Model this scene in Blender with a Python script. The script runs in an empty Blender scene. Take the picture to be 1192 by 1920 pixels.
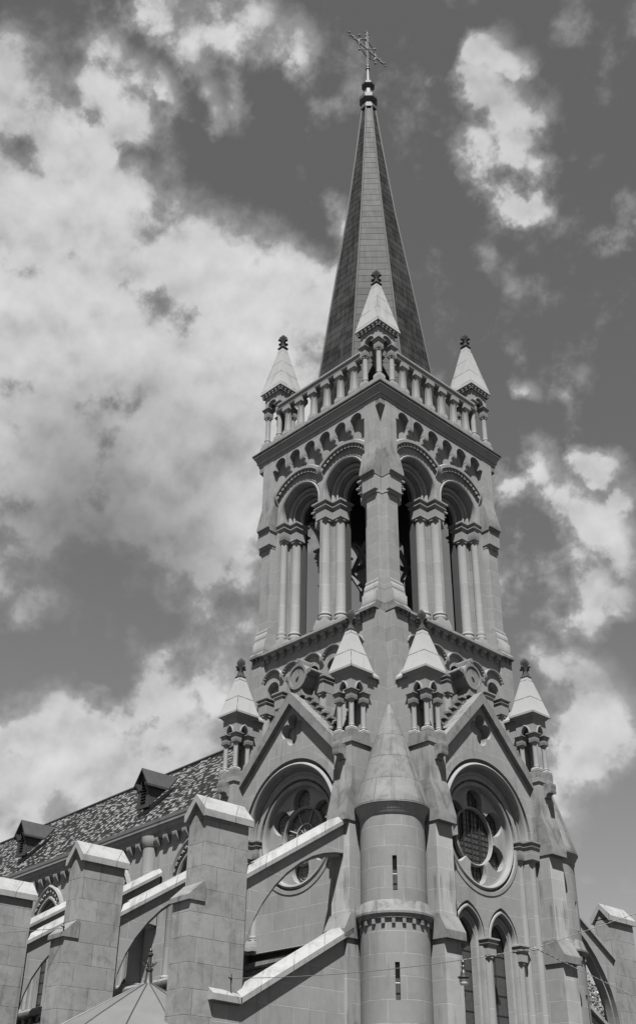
import bpy, math, random
from mathutils import Vector, Matrix
from mathutils.geometry import tessellate_polygon
random.seed(7)
scn = bpy.context.scene
COL = scn.collection
PI = math.pi
rad = math.radians

# ------------------------------------------------------------------ camera
CAMP = Vector((34.66005, -37.42622, -23.55920))
R_ = Vector((0.69241188, 0.72143968, 0.00951747))
U_ = Vector((0.37163849, -0.36792983, 0.85235701))
F_ = Vector((-0.61842593, 0.58664506, 0.52287373))
cd = bpy.data.cameras.new('camera')
cam = bpy.data.objects.new('camera', cd)
COL.objects.link(cam)
cam.matrix_world = Matrix(((R_.x, U_.x, -F_.x, CAMP.x), (R_.y, U_.y, -F_.y, CAMP.y), (R_.z, U_.z, -F_.z, CAMP.z), (0, 0, 0, 1)))
cd.sensor_fit = 'VERTICAL'
cd.sensor_height = 36.0
cd.lens = 36.0 * 2026.2 / 1920.0
cd.clip_start = 0.1
cd.clip_end = 6000
scn.camera = cam


def raydir(px, py):
    """direction seen at a pixel of the 1192x1920 photograph (used to orient the clouds of the world sky)"""
    return (F_ + R_ * ((px - 596) / 2026.2) - U_ * ((py - 960) / 2026.2)).normalized()


# ------------------------------------------------------------------ light
SUN_EL, SUN_AZ = rad(60), rad(-46)          # azimuth measured in the xy plane from +x
sl = bpy.data.lights.new('sun', 'SUN')
sl.energy = 5.0
sl.angle = rad(0.5)
sl.color = (1.0, 0.995, 0.985)
sun = bpy.data.objects.new('sun', sl)
COL.objects.link(sun)
sd = Vector((math.cos(SUN_EL) * math.cos(SUN_AZ), math.cos(SUN_EL) * math.sin(SUN_AZ), math.sin(SUN_EL)))
sun.rotation_euler = sd.to_track_quat('Z', 'Y').to_euler()

scn.view_settings.view_transform = 'Standard'
scn.view_settings.look = 'None'
scn.view_settings.exposure = 1.2
scn.view_settings.gamma = 1.0
scn.cycles.use_denoising = True
scn.cycles.max_bounces = 6

# ------------------------------------------------------------------ world sky with clouds
W = bpy.data.worlds.new('World')
scn.world = W
W.use_nodes = True
nt = W.node_tree
nt.nodes.clear()


class NG:
    """tiny node helper"""
    def __init__(s, t): s.t = t
    def n(s, typ, **kw):
        nd = s.t.nodes.new(typ)
        for k, v in kw.items():
            if k == 'inp':
                for i, x in v.items():
                    if isinstance(x, bpy.types.NodeSocket): s.t.links.new(x, nd.inputs[i])
                    else: nd.inputs[i].default_value = x
            else: setattr(nd, k, v)
        return nd
    def m(s, op, a, b=None, c=None, clamp=False):
        nd = s.n('ShaderNodeMath', operation=op, use_clamp=clamp)
        for i, x in enumerate((a, b, c)):
            if x is None: continue
            if isinstance(x, bpy.types.NodeSocket): s.t.links.new(x, nd.inputs[i])
            else: nd.inputs[i].default_value = x
        return nd.outputs[0]
    def v(s, op, a, b=None):
        nd = s.n('ShaderNodeVectorMath', operation=op)
        for i, x in enumerate((a, b)):
            if x is None: continue
            if isinstance(x, bpy.types.NodeSocket): s.t.links.new(x, nd.inputs[i])
            else: nd.inputs[i].default_value = x
        return nd
    def noise(s, vec, scale, detail=4, rough=.55, dist=0.0):
        nd = s.n('ShaderNodeTexNoise', inp={'Vector': vec, 'Scale': scale, 'Detail': detail, 'Roughness': rough, 'Distortion': dist})
        return nd.outputs['Fac']
    def ramp(s, fac, stops, interp='LINEAR'):
        nd = s.n('ShaderNodeValToRGB')
        cr = nd.color_ramp
        cr.interpolation = interp
        while len(cr.elements) < len(stops): cr.elements.new(0.5)
        for e, (p, g) in zip(cr.elements, stops):
            e.position = p
            e.color = (g, g, g, 1)
        s.t.links.new(fac, nd.inputs[0])
        return nd.outputs['Color']
    def smooth(s, x, a, b):
        nd = s.n('ShaderNodeMapRange', interpolation_type='SMOOTHSTEP', inp={0: x, 1: a, 2: b, 3: 0.0, 4: 1.0})
        return nd.outputs[0]
    def link(s, a, b): s.t.links.new(a, b)


g = NG(nt)
sky = g.n('ShaderNodeTexSky', sky_type='NISHITA', sun_disc=False, sun_elevation=SUN_EL, sun_rotation=PI / 2 - SUN_AZ, altitude=500, air_density=1.0, dust_density=0.25, ozone_density=1.0)
sp = g.n('ShaderNodeSeparateColor', inp={0: sky.outputs[0]})
# black-and-white film: one grey value from the three channels
grey = g.m('ADD', g.m('MULTIPLY', sp.outputs[0], 0.20), g.m('ADD', g.m('MULTIPLY', sp.outputs[1], 0.35), g.m('MULTIPLY', sp.outputs[2], 0.20)))
tc = g.n('ShaderNodeTexCoord')
D = tc.outputs['Generated']
# clouds: (px, py, radius in degrees-ish units, weight) gathered round the directions where the photo has them
BL = [(0, 130, .07, 1.0), (90, 250, .09, 1.0), (210, 250, .07, 1.0), (60, 420, .13, 1.15), (230, 480, .12, 1.1), (380, 520, .10, 1.1),
      (480, 540, .07, 1.0), (140, 660, .17, 1.25), (400, 690, .16, 1.25), (90, 860, .15, 1.1), (330, 880, .15, 1.15), (500, 830, .13, 1.1), (640, 660, .05, .9),
      (610, 520, .05, .75), (640, 430, .05, .62), (560, 610, .06, 1.0), (440, 970, .09, .9), (220, 980, .08, .8), (-60, 780, .12, 1.0),
      (350, 30, .06, .72), (400, 60, .05, .72), (470, 20, .06, .80), (540, 50, .05, .85), (400, 100, .045, .62), (560, 90, .035, .6), (290, 10, .05, .60), (450, 190, .03, .60), (350, 190, .03, .55), (200, 150, .05, .6), (270, 200, .05, .6),
      (930, 105, .042, .9), (925, 70, .026, .8), (980, 110, .026, .85), (930, 190, .055, .95), (985, 210, .045, .85), (950, 270, .055, .9), (990, 300, .05, .9), (1020, 280, .04, .95), (870, 270, .035, .75), (1000, 350, .04, 1.0), (1030, 320, .035, .8), (820, 280, .035, .48), (1050, 250, .03, .7),
      (1130, 870, .04, .95), (1170, 880, .035, .9), (1060, 960, .06, .95), (1000, 890, .05, .8), (1020, 930, .05, .85), (960, 900, .03, .55), (1130, 1030, .06, .95), (1080, 1100, .07, .95), (1150, 1110, .05, .85), (1100, 990, .06, .9), (1040, 1130, .04, .7), (960, 750, .03, .7), (1000, 940, .04, .7), (1080, 730, .03, .45),
      (300, 1320, .06, 1.0), (200, 1350, .06, 1.0), (90, 1370, .06, 1.0), (30, 1400, .08, 1.1), (140, 1430, .09, 1.15), (320, 1400, .07, .9), (400, 1330, .05, .7), (-40, 1480, .1, 1.1), (240, 1460, .08, 1.0),
      (470, 1200, .04, .62), (300, 1210, .05, .45), (60, 1110, .06, .45), (380, 1230, .05, .5), (230, 1190, .03, .4),
      (1040, 1290, .06, 1.1), (1000, 1240, .04, .9), (1090, 1400, .06, 1.1), (1060, 1360, .06, 1.1), (1040, 1480, .06, .9), (1150, 1290, .03, .5), (960, 1400, .06, .8), (1190, 400, .04, .4)]
w1 = g.n('ShaderNodeTexNoise', inp={'Vector': D, 'Scale': 9.0, 'Detail': 6.0, 'Roughness': .55})
warp = g.v('SCALE', g.v('SUBTRACT', w1.outputs['Color'], (.5, .5, .5)).outputs[0])
warp.inputs['Scale'].default_value = 0.15
DW = g.v('ADD', D, warp.outputs[0]).outputs[0]
acc = None
for (px, py, r, w) in BL:
    u = raydir(px, py)
    dist = g.v('DISTANCE', DW, tuple(u)).outputs['Value']
    mr = g.n('ShaderNodeMapRange', inp={0: dist, 1: 0.0, 2: r * 1.05, 3: w, 4: 0.0})
    f = mr.outputs[0]
    acc = f if acc is None else g.m('SMOOTH_MAX', acc, f, 0.10)
# a sparse field of other clouds so the rest of the sky is not empty
lo = g.noise(D, 2.2, 3, .5)
gen = g.m('MULTIPLY', g.m('SUBTRACT', lo, .72), 1.1)
back = g.v('DOT_PRODUCT', D, tuple(F_)).outputs['Value']
gen = g.m('MULTIPLY', gen, g.smooth(back, .80, .55))
acc = g.m('MAXIMUM', acc, gen)
fine = g.noise(D, 18.0, 13, .58)
mid = g.noise(D, 6.0, 5, .5)
dens = g.m('ADD', acc, g.m('ADD', g.m('MULTIPLY', g.m('SUBTRACT', fine, .5), 1.75), g.m('MULTIPLY', g.m('SUBTRACT', mid, .5), .5)))
m1 = g.smooth(dens, .30, .66)
m2 = g.m('MULTIPLY', g.smooth(dens, .10, .60), .45)
mask = g.m('MAXIMUM', m1, m2)
# sunlit side of the billows: the same noise sampled a little toward the sun
lit = g.n('ShaderNodeTexNoise', inp={'Vector': D, 'Scale': 15.0, 'Detail': 5.0, 'Roughness': .5}).outputs['Fac']
lit2 = g.n('ShaderNodeTexNoise', inp={'Vector': g.v('ADD', D, tuple(sd * .014)).outputs[0], 'Scale': 15.0, 'Detail': 5.0, 'Roughness': .5}).outputs['Fac']
relief = g.m('SUBTRACT', lit, lit2)
tone = g.noise(D, 4.0, 4, .5)
tn = g.m('ADD', g.m('MULTIPLY', g.m('SUBTRACT', tone, .5), .34), g.m('ADD', .56, g.m('MULTIPLY', relief, 1.1)))
tn = g.m('ADD', tn, g.m('MULTIPLY', g.m('SUBTRACT', fine, .5), .30))
cl = g.ramp(tn, [(.20, .13), (.38, .20), (.55, .26), (.80, .32)])
und = g.v('DISTANCE', DW, tuple(raydir(190, 1010))).outputs['Value']
und = g.m('SUBTRACT', 1.0, g.m('MULTIPLY', g.m('SUBTRACT', 1.0, g.smooth(und, .03, .19)), .55))
clv = g.m('MULTIPLY', cl, und)
mix = g.n('ShaderNodeMix', data_type='RGBA', inp={0: mask})
SKYS = 0.05
skyc = g.n('ShaderNodeCombineColor', inp={0: grey, 1: grey, 2: grey})
cs = g.m('DIVIDE', clv, SKYS)
cc = g.n('ShaderNodeCombineColor', inp={0: cs, 1: cs, 2: cs})
g.link(skyc.outputs[0], mix.inputs[6])
g.link(cc.outputs[0], mix.inputs[7])
bg = g.n('ShaderNodeBackground', inp={0: mix.outputs[2], 1: SKYS})
out = g.n('ShaderNodeOutputWorld')
g.link(bg.outputs[0], out.inputs[0])
W.cycles.sampling_method = 'MANUAL'
W.cycles.sample_map_resolution = 512


# ------------------------------------------------------------------ materials (a black-and-white photograph: all neutral)
def mat(name):
    m = bpy.data.materials.new(name)
    m.use_nodes = True
    t = m.node_tree
    t.nodes.clear()
    g = NG(t)
    b = g.n('ShaderNodeBsdfPrincipled')
    o = g.n('ShaderNodeOutputMaterial')
    g.link(b.outputs[0], o.inputs[0])
    return m, g, b


def gray(g, f):
    return g.n('ShaderNodeCombineColor', inp={0: f, 1: f, 2: f}).outputs[0]


def stone(name, base=.36, var=.05, joint=.06, course=.74, length=1.5, mortar=.018, streak=.0, mottled=.0, curved=False, rough=.85, bump=.25, joints=True, off=0.0):
    m, g, b = mat(name)
    tc = g.n('ShaderNodeTexCoord')
    P = tc.outputs['Object']
    s = g.n('ShaderNodeSeparateXYZ', inp={0: P})
    x, y, z = s.outputs
    if curved: u = g.m('MULTIPLY', g.m('ARCTAN2', y, x), 1.3)
    else: u = g.m('ADD', x, y)
    n1 = g.noise(P, .55, 4, .6)
    n2 = g.noise(P, 3.2, 6, .65)
    n3 = g.noise(P, 28.0, 4, .6)
    f = g.m('ADD', base, g.m('MULTIPLY', g.m('SUBTRACT', n1, .5), var * 2.2))
    f = g.m('ADD', f, g.m('MULTIPLY', g.m('SUBTRACT', n2, .5), var * 1.3))
    f = g.m('ADD', f, g.m('MULTIPLY', g.m('SUBTRACT', n3, .5), var * 1.1))
    hgt = g.m('ADD', g.m('MULTIPLY', n3, .35), g.m('MULTIPLY', n2, .5))
    if joints:
        uv = g.n('ShaderNodeCombineXYZ', inp={0: u, 1: g.m('ADD', z, 40.0 + off), 2: 0.0})
        br = g.n('ShaderNodeTexBrick', offset=.5, inp={'Vector': uv.outputs[0], 'Color1': (.35, .35, .35, 1), 'Color2': (.65, .65, .65, 1), 'Mortar': (.5, .5, .5, 1),
                 'Scale': 1.0, 'Mortar Size': mortar, 'Mortar Smooth': .35, 'Brick Width': length, 'Row Height': course})
        bv = g.n('ShaderNodeSeparateColor', inp={0: br.outputs['Color']})
        f = g.m('ADD', f, g.m('MULTIPLY', g.m('SUBTRACT', bv.outputs[0], .5), var * 2.2))
        jn = g.m('MULTIPLY', br.outputs['Fac'], g.smooth(g.noise(P, 1.7, 3, .6), .30, .55))
        f = g.m('ADD', f, g.m('MULTIPLY', jn, joint))
        hgt = g.m('SUBTRACT', hgt, g.m('MULTIPLY', br.outputs['Fac'], .9))
    if mottled:
        mo = g.smooth(g.noise(P, 1.6, 8, .72, .6), .46, .66)
        f = g.m('MULTIPLY', f, g.m('SUBTRACT', 1.0, g.m('MULTIPLY', mo, mottled)))
    if streak:
        sv = g.n('ShaderNodeCombineXYZ', inp={0: g.m('MULTIPLY', u, 2.6), 1: g.m('MULTIPLY', z, .28), 2: 3.0})
        st = g.smooth(g.m('MULTIPLY', g.noise(sv.outputs[0], 1.0, 7, .6), g.m('ADD', .5, g.noise(P, .5, 3, .5))), .52, .70)
        f = g.m('MULTIPLY', f, g.m('SUBTRACT', 1.0, g.m('MULTIPLY', st, streak)))
    f = g.m('MAXIMUM', f, .02)
    g.link(gray(g, f), b.inputs['Base Color'])
    b.inputs['Roughness'].default_value = rough
    b.inputs['Specular IOR Level'].default_value = .15
    bp = g.n('ShaderNodeBump', inp={'Height': hgt, 'Strength': bump, 'Distance': .02})
    g.link(bp.outputs[0], b.inputs['Normal'])
    return m


M = {}
M['stone'] = stone('sandstone', .182, .034, .055, streak=.20, mottled=.06)
M['trim'] = stone('sandstone_trim', .180, .035, joints=False, streak=.15, mottled=.15)
M['shaft'] = stone('sandstone_shaft', .170, .022, .045, course=1.3, length=50, streak=.08)
M['weather'] = stone('weathered_stone', .142, .04, joints=False, streak=.40, mottled=.5)
M['hood'] = stone('weathering_stone', .142, .04, joints=False, streak=.30, mottled=.35)
M['butt'] = stone('buttress_stone', .172, .035, .045, course=.82, length=1.3, streak=.42, off=.3)
M['white'] = stone('new_white_stone', .224, .015, -.15, course=1.0, length=60, mortar=.03, streak=.16, mottled=.06, bump=.15)
M['coping'] = stone('coping_stone', .215, .03, -.12, course=200, length=1.5, mortar=.022, mottled=.22, streak=.25, bump=.3)
M['pier'] = stone('pier_stone', .180, .045, -.07, course=.80, length=1.5, mortar=.015, streak=.25, mottled=.24, bump=.5)
M['turret'] = stone('turret_stone', .155, .028, .055, course=.78, length=1.4, curved=True, streak=.15)
M['cone'] = stone('turret_roof_stone', .133, .045, -.055, course=1.0, length=1.7, mortar=.02, curved=True, streak=.4, mottled=.3)
M['soot'] = stone('sooty_weathered_stone', .075, .05, joints=False, streak=.3, mottled=.4)
M['finial'] = stone('sooty_finial_stone', .043, .03, joints=False, mottled=.4)


def simple(name, base, rough=.5, metal=0.0, var=.3, scale=3.0, bump=.1, spec=None, stretch=None):
    m, g, b = mat(name)
    tc = g.n('ShaderNodeTexCoord')
    P = tc.outputs['Object']
    if stretch:
        P = g.n('ShaderNodeMapping', inp={'Vector': P, 'Scale': stretch}).outputs[0]
    n = g.noise(P, scale, 6, .65, .2)
    f = g.m('MULTIPLY', base, g.m('ADD', 1.0, g.m('MULTIPLY', g.m('SUBTRACT', n, .5), var * 2)))
    g.link(gray(g, f), b.inputs['Base Color'])
    b.inputs['Roughness'].default_value = rough
    b.inputs['Metallic'].default_value = metal
    if bump:
        bp = g.n('ShaderNodeBump', inp={'Height': n, 'Strength': bump, 'Distance': .02})
        g.link(bp.outputs[0], b.inputs['Normal'])
    return m




def spiremat():
    m, g, b = mat('spire_sheet_metal')
    P = g.n('ShaderNodeTexCoord').outputs['Object']
    x, y, z = g.n('ShaderNodeSeparateXYZ', inp={0: P}).outputs
    ang = g.m('MULTIPLY', g.m('ARCTAN2', y, x), 4 / PI)
    octn = g.m('FLOOR', g.m('ADD', ang, .5))
    row = g.m('FLOOR', g.m('DIVIDE', g.m('SUBTRACT', z, 11.5), .58))
    col = g.m('FLOOR', g.m('ADD', g.m('MULTIPLY', g.m('SUBTRACT', ang, octn), 2.0), g.m('MULTIPLY', g.m('MODULO', row, 2.0), .5)))
    wn = g.n('ShaderNodeTexWhiteNoise', noise_dimensions='3D', inp={'Vector': g.n('ShaderNodeCombineXYZ', inp={0: row, 1: octn, 2: col}).outputs[0]}).outputs['Value']
    sv = g.n('ShaderNodeCombineXYZ', inp={0: g.m('MULTIPLY', x, 5.0), 1: g.m('MULTIPLY', y, 5.0), 2: g.m('MULTIPLY', z, .5)})
    st = g.noise(sv.outputs[0], 1.0, 6, .65)
    n = g.noise(P, .8, 4, .6)
    f = g.m('ADD', .018, g.m('MULTIPLY', wn, .014))
    f = g.m('ADD', f, g.m('MULTIPLY', g.m('SUBTRACT', st, .5), .07))
    f = g.m('ADD', f, g.m('MULTIPLY', g.m('SUBTRACT', n, .5), .03))
    f = g.m('MAXIMUM', f, .012)
    g.link(gray(g, f), b.inputs['Base Color'])
    g.link(g.m('ADD', .58, g.m('MULTIPLY', g.m('SUBTRACT', st, .5), .25)), b.inputs['Roughness'])
    b.inputs['Specular IOR Level'].default_value = .07
    bp = g.n('ShaderNodeBump', inp={'Height': g.m('ADD', n, st), 'Strength': .25, 'Distance': .03})
    g.link(bp.outputs[0], b.inputs['Normal'])
    return m


M['spire'] = spiremat()
M['coll'] = simple('spire_shaft_metal', .05, .65, 0, .3, 4)
M['seam'] = simple('spire_seam_metal', .06, .5, .4, .3, 3)
M['lead'] = simple('dark_collar_metal', .03, .65, .0, .3, 3)
M['gild'] = simple('pale_cross_metal', .12, .65, .0, .3, 5)
M['iron'] = simple('black_iron', .03, .5, .3, .3, 5)
M['chapel'] = simple('chapel_roof_metal', .095, .6, .1, .25, 1.2, .1)
M['dormer'] = simple('dormer_dark_metal', .04, .55, .3, .35, 2.5)
M['dormtop'] = simple('dormer_roof_metal', .055, .5, .4, .4, 2.5)
M['wood'] = simple('old_timber', .06, .8, 0, .5, 4)
M['bell'] = simple('bell_bronze', .08, .4, .8, .3, 3)
M['dark'] = simple('shadowy_inner_stone', .03, .9, 0, .3, 2)  # shade of the belfry interior and recess put into the stone colour
M['glass'] = simple('leaded_dark_glass', .045, .25, 0, .6, 7, .05)
M['leadbar'] = simple('window_leading', .30, .6, .2, .2, 6)
M['ironbar'] = simple('window_iron_bar', .02, .6, .2, .2, 6)
M['cable'] = simple('pale_rope', .15, .8, 0, .4, 30)
M['cabled'] = simple('thin_steel_cable', .10, .6, .3, .4, 30)
M['lamp'] = simple('lamp_housing', .04, .4, .4, .2, 8)
M['opal'] = simple('opal_lamp_glass', .42, .25, 0, .05, 8, 0)
M['bark'] = simple('tree_bark', .08, .9, 0, .4, 6)
M['ground'] = simple('ground_paving', .035, .9, 0, .3, .8)


def slate():
    m, g, b = mat('roof_slate')
    P = g.n('ShaderNodeTexCoord').outputs['Object']
    s = g.n('ShaderNodeSeparateXYZ', inp={0: P})
    u = s.outputs[0]
    v = g.m('MULTIPLY', s.outputs[2], 1.38)
    uv = g.n('ShaderNodeCombineXYZ', inp={0: g.m('ADD', u, 200.), 1: g.m('ADD', v, 200.), 2: 0.0})
    br = g.n('ShaderNodeTexBrick', offset=.5, inp={'Vector': uv.outputs[0], 'Color1': (0, 0, 0, 1), 'Color2': (1, 1, 1, 1), 'Mortar': (0, 0, 0, 1),
             'Scale': 1.0, 'Mortar Size': .012, 'Mortar Smooth': .1, 'Brick Width': .24, 'Row Height': .15, 'Bias': .0})
    c = g.n('ShaderNodeSeparateColor', inp={0: br.outputs['Color']}).outputs[0]
    n = g.noise(P, .7, 5, .65)
    n4 = g.noise(g.n('ShaderNodeMapping', inp={'Vector': P, 'Scale': (1.5, 1.5, 6)}).outputs[0], 2.5, 5, .7)
    c2 = g.ramp(g.m('ADD', g.m('MULTIPLY', c, .75), g.m('ADD', g.m('MULTIPLY', n4, .5), g.m('MULTIPLY', n, .25))), [(.35, .003), (.70, .008), (.88, .020), (1.0, .17)])
    cv = g.n('ShaderNodeSeparateColor', inp={0: c2}).outputs[0]
    f = g.m('MULTIPLY', cv, g.m('SUBTRACT', 1.0, g.m('MULTIPLY', br.outputs['Fac'], .8)))
    g.link(gray(g, f), b.inputs['Base Color'])
    b.inputs['Roughness'].default_value = .55
    b.inputs['Specular IOR Level'].default_value = .18
    # each slate tilts: a saw-tooth height along the slope
    saw = g.m('FRACT', g.m('DIVIDE', g.m('ADD', v, 200.), .15))
    h = g.m('ADD', g.m('MULTIPLY', g.m('SUBTRACT', 1.0, saw), 1.0), g.m('MULTIPLY', c, .8))
    bp = g.n('ShaderNodeBump', inp={'Height': h, 'Strength': .8, 'Distance': .03})
    g.link(bp.outputs[0], b.inputs['Normal'])
    return m


M['slate'] = slate()


def leafmat():
    m, g, b = mat('leaves')
    P = g.n('ShaderNodeTexCoord').outputs['Object']
    n = g.noise(P, 1.3, 4, .6)
    f = g.m('ADD', .03, g.m('MULTIPLY', n, .10))
    g.link(gray(g, f), b.inputs['Base Color'])
    b.inputs['Roughness'].default_value = .5
    return m


M['leaf'] = leafmat()


# ------------------------------------------------------------------ mesh builder
# Tower frame: origin on the tower's axis. Face frame: s along the face, d outward from the axis, z up.
# Face 0 has its outward normal along -y, point (s, d, z) -> (s, -d, z); the others are turned by 90 degrees.
class MB:
    def __init__(s):
        s.v = []
        s.f = []

    def add(s, vs, fs):
        o = len(s.v)
        s.v += [tuple(p) for p in vs]
        s.f += [tuple(i + o for i in f) for f in fs]
        return s

    def hexa(s, p):           # 8 points: bottom ring 0-3, top ring 4-7
        return s.add(p, [(3, 2, 1, 0), (4, 5, 6, 7), (0, 1, 5, 4), (1, 2, 6, 5), (2, 3, 7, 6), (3, 0, 4, 7)])

    def bx(s, x0, x1, y0, y1, z0, z1):
        return s.hexa([(x0, y0, z0), (x1, y0, z0), (x1, y1, z0), (x0, y1, z0), (x0, y0, z1), (x1, y0, z1), (x1, y1, z1), (x0, y1, z1)])

    def box(s, s0, s1, d0, d1, z0, z1):   # face frame
        return s.bx(min(s0, s1), max(s0, s1), -max(d0, d1), -min(d0, d1), z0, z1)

    def extr(s, poly, c0, c1, fn):
        """prism: 2-D polygon extruded between c0 and c1; fn(a, b, c) -> xyz"""
        n = len(poly)
        vs = [fn(a, b, c0) for a, b in poly] + [fn(a, b, c1) for a, b in poly]
        tris = tessellate_polygon([[Vector((a, b, 0)) for a, b in poly]])
        fs = [tuple(t) for t in tris] + [tuple(i + n for i in reversed(t)) for t in tris]
        fs += [(i, (i + 1) % n, (i + 1) % n + n, i + n) for i in range(n)]
        return s.add(vs, fs)

    def prof_s(s, poly, s0, s1):    # polygon in (d, z) extruded along s
        return s.extr(poly, s0, s1, lambda a, b, c: (c, -a, b))

    def prof_x(s, poly, x0, x1):    # polygon in (y, z) extruded along x
        return s.extr(poly, x0, x1, lambda a, b, c: (c, a, b))

    def prof_y(s, poly, y0, y1):    # polygon in (x, z) extruded along y
        return s.extr(poly, y0, y1, lambda a, b, c: (a, c, b))

    def plate(s, loops, d0, d1):
        """(s, z) outline with holes, between depths d0 and d1 (face frame)"""
        pts = [[Vector((a, b, 0)) for a, b in lp] for lp in loops]
        tris = tessellate_polygon(pts)
        flat = [p for lp in loops for p in lp]
        n = len(flat)
        vs = [(a, -d1, b) for a, b in flat] + [(a, -d0, b) for a, b in flat]
        fs = [tuple(t) for t in tris] + [tuple(i + n for i in reversed(t)) for t in tris]
        o = 0
        for lp in loops:
            m = len(lp)
            fs += [(o + i, o + (i + 1) % m, o + (i + 1) % m + n, o + i + n) for i in range(m)]
            o += m
        return s.add(vs, fs)

    def sweep(s, path, norms, prof, closed=False):
        """sweep a closed (offset, d) profile along an (s, z) path"""
        n, k = len(path), len(prof)
        vs = []
        for (a, b), (na, nb) in zip(path, norms):
            for (o, d) in prof: vs.append((a + na * o, -d, b + nb * o))
        fs = []
        for i in range(n if closed else n - 1):
            j = (i + 1) % n
            for q in range(k):
                r = (q + 1) % k
                fs.append((i * k + q, i * k + r, j * k + r, j * k + q))
        if not closed: fs += [tuple(range(k)), tuple((n - 1) * k + q for q in reversed(range(k)))]
        return s.add(vs, fs)

    def arc(s, cs, cz, a0, a1, prof, n=24, down=0.0):
        """profile given as (radius, d), swept round (cs, cz) from angle a0 to a1 in degrees; 'down' adds straight legs"""
        path, nr = [], []
        if down: path.append((cs, cz - down)); nr.append((math.cos(rad(a0)), 0))
        for i in range(n + 1):
            t = rad(a0 + (a1 - a0) * i / n)
            path.append((cs, cz))
            nr.append((math.cos(t), math.sin(t)))
        if down: path.append((cs, cz - down)); nr.append((math.cos(rad(a1)), 0))
        if abs(a1 - a0) >= 359.9: return s.sweep(path[:-1], nr[:-1], prof, True)
        return s.sweep(path, nr, prof)

    def pointed(s, cs, cz, hw, k, prof, n=14, down=0.0):
        """pointed arch: half width hw, arc centres at k*hw beyond the middle; profile (offset from hw, d)"""
        R = hw * (1 + k)
        am = math.acos(k / (1 + k))
        path, nr = [], []
        if down: path.append((cs + hw, cz - down)); nr.append((1, 0))
        for i in range(n + 1):
            t = am * i / n
            path.append((cs - k * hw + R * math.cos(t), cz + R * math.sin(t))); nr.append((math.cos(t), math.sin(t)))
        # mitre at the crown
        path[-1] = (cs, path[-1][1]); nr[-1] = (0, 1 / max(.3, math.sin(am)))
        m = [(2 * cs - a, b) for a, b in path[:-1]][::-1]
        mn = [(-a, b) for a, b in nr[:-1]][::-1]
        return s.sweep(path + m, nr + mn, prof)

    def lathe(s, cx, cy, prof, n=24, ph=0.0, cap=True):
        """(r, z) profile turned about a vertical axis"""
        vs = []
        for r, z in prof:
            for i in range(n):
                t = ph + 2 * PI * i / n
                vs.append((cx + r * math.cos(t), cy + r * math.sin(t), z))
        fs = []
        for j in range(len(prof) - 1):
            for i in range(n):
                k = (i + 1) % n
                fs.append((j * n + i, j * n + k, (j + 1) * n + k, (j + 1) * n + i))
        if cap: fs += [tuple(reversed(range(n))), tuple((len(prof) - 1) * n + i for i in range(n))]
        return s.add(vs, fs)

    def sq(s, cx, cy, prof, cap=True):      # square plan, half width given
        return s.lathe(cx, cy, [(h * math.sqrt(2), z) for h, z in prof], 4, PI / 4, cap)

    def tube(s, pts, r, n=6):
        pts = [Vector(p) for p in pts]
        vs = []
        for i, p in enumerate(pts):
            d = (pts[min(i + 1, len(pts) - 1)] - pts[max(i - 1, 0)]).normalized()
            a = d.orthogonal().normalized() if abs(d.z) > .95 else d.cross(Vector((0, 0, 1))).normalized()
            b = d.cross(a)
            rr = r[i] if isinstance(r, (list, tuple)) else r
            for k in range(n):
                t = 2 * PI * k / n
                vs.append(p + a * (rr * math.cos(t)) + b * (rr * math.sin(t)))
        fs = []
        for i in range(len(pts) - 1):
            for k in range(n):
                q = (k + 1) % n
                fs.append((i * n + k, i * n + q, (i + 1) * n + q, (i + 1) * n + k))
        fs += [tuple(reversed(range(n))), tuple((len(pts) - 1) * n + k for k in range(n))]
        return s.add(vs, fs)

    def ball(s, c, r, n=8, sz=1.0):
        pr = [(max(.001, r * math.sin(PI * j / n)), c[2] - r * sz * math.cos(PI * j / n)) for j in range(n + 1)]
        return s.lathe(c[0], c[1], pr, n + 2)

    def shear(s, k=.033, x0=4.1):
        """the nave's levels fall gently away from the tower"""
        s.v = [(x, y, z + k * (x - x0) if x < x0 else z) for x, y, z in s.v]
        return s

    def mesh(s, name, m, smooth=38):
        me = bpy.data.meshes.new(name)
        me.from_pydata(s.v, [], s.f)
        me.update()
        import bmesh
        b = bmesh.new()
        b.from_mesh(me)
        bmesh.ops.recalc_face_normals(b, faces=b.faces)
        b.to_mesh(me)
        b.free()
        if smooth:
            me.polygons.foreach_set('use_smooth', [True] * len(me.polygons))
            me.set_sharp_from_angle(angle=rad(smooth))
        me.materials.append(m)
        return me

    def obj(s, name, m, parent=None, loc=(0, 0, 0), rz=0.0, smooth=38):
        o = bpy.data.objects.new(name, s.mesh(name, m, smooth))
        COL.objects.link(o)
        place(o, parent, loc, rz)
        return o


WORLDLOC = {}


def place(o, parent, loc=(0, 0, 0), rz=0.0):
    """loc and rz in the tower frame for a part, in its parent's frame for a sub-part"""
    if parent is not None:
        o.parent = parent
        off = Vector((0, 0, 0))
        if parent.get('is_base'): off = Vector(parent['is_base'])
        o.location = Vector(loc) - off
    else: o.location = loc
    o.rotation_euler = (0, 0, rz)


def empty(name, loc, label=None, cat=None, group=None, rz=0):
    o = bpy.data.objects.new(name, None)
    COL.objects.link(o)
    o.location = loc
    o.rotation_euler = (0, 0, rz)
    if label: tag(o, label, cat, group)
    return o


def tag(o, label, cat, group=None):
    o['label'] = label
    o['category'] = cat
    if group: o['group'] = group
    return o


def part(name, parent, loc=(0, 0, 0), rz=0.0):
    """an Empty that gathers the sub-parts of one part"""
    o = bpy.data.objects.new(name, None)
    COL.objects.link(o)
    place(o, parent, loc, rz)
    return o


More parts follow.
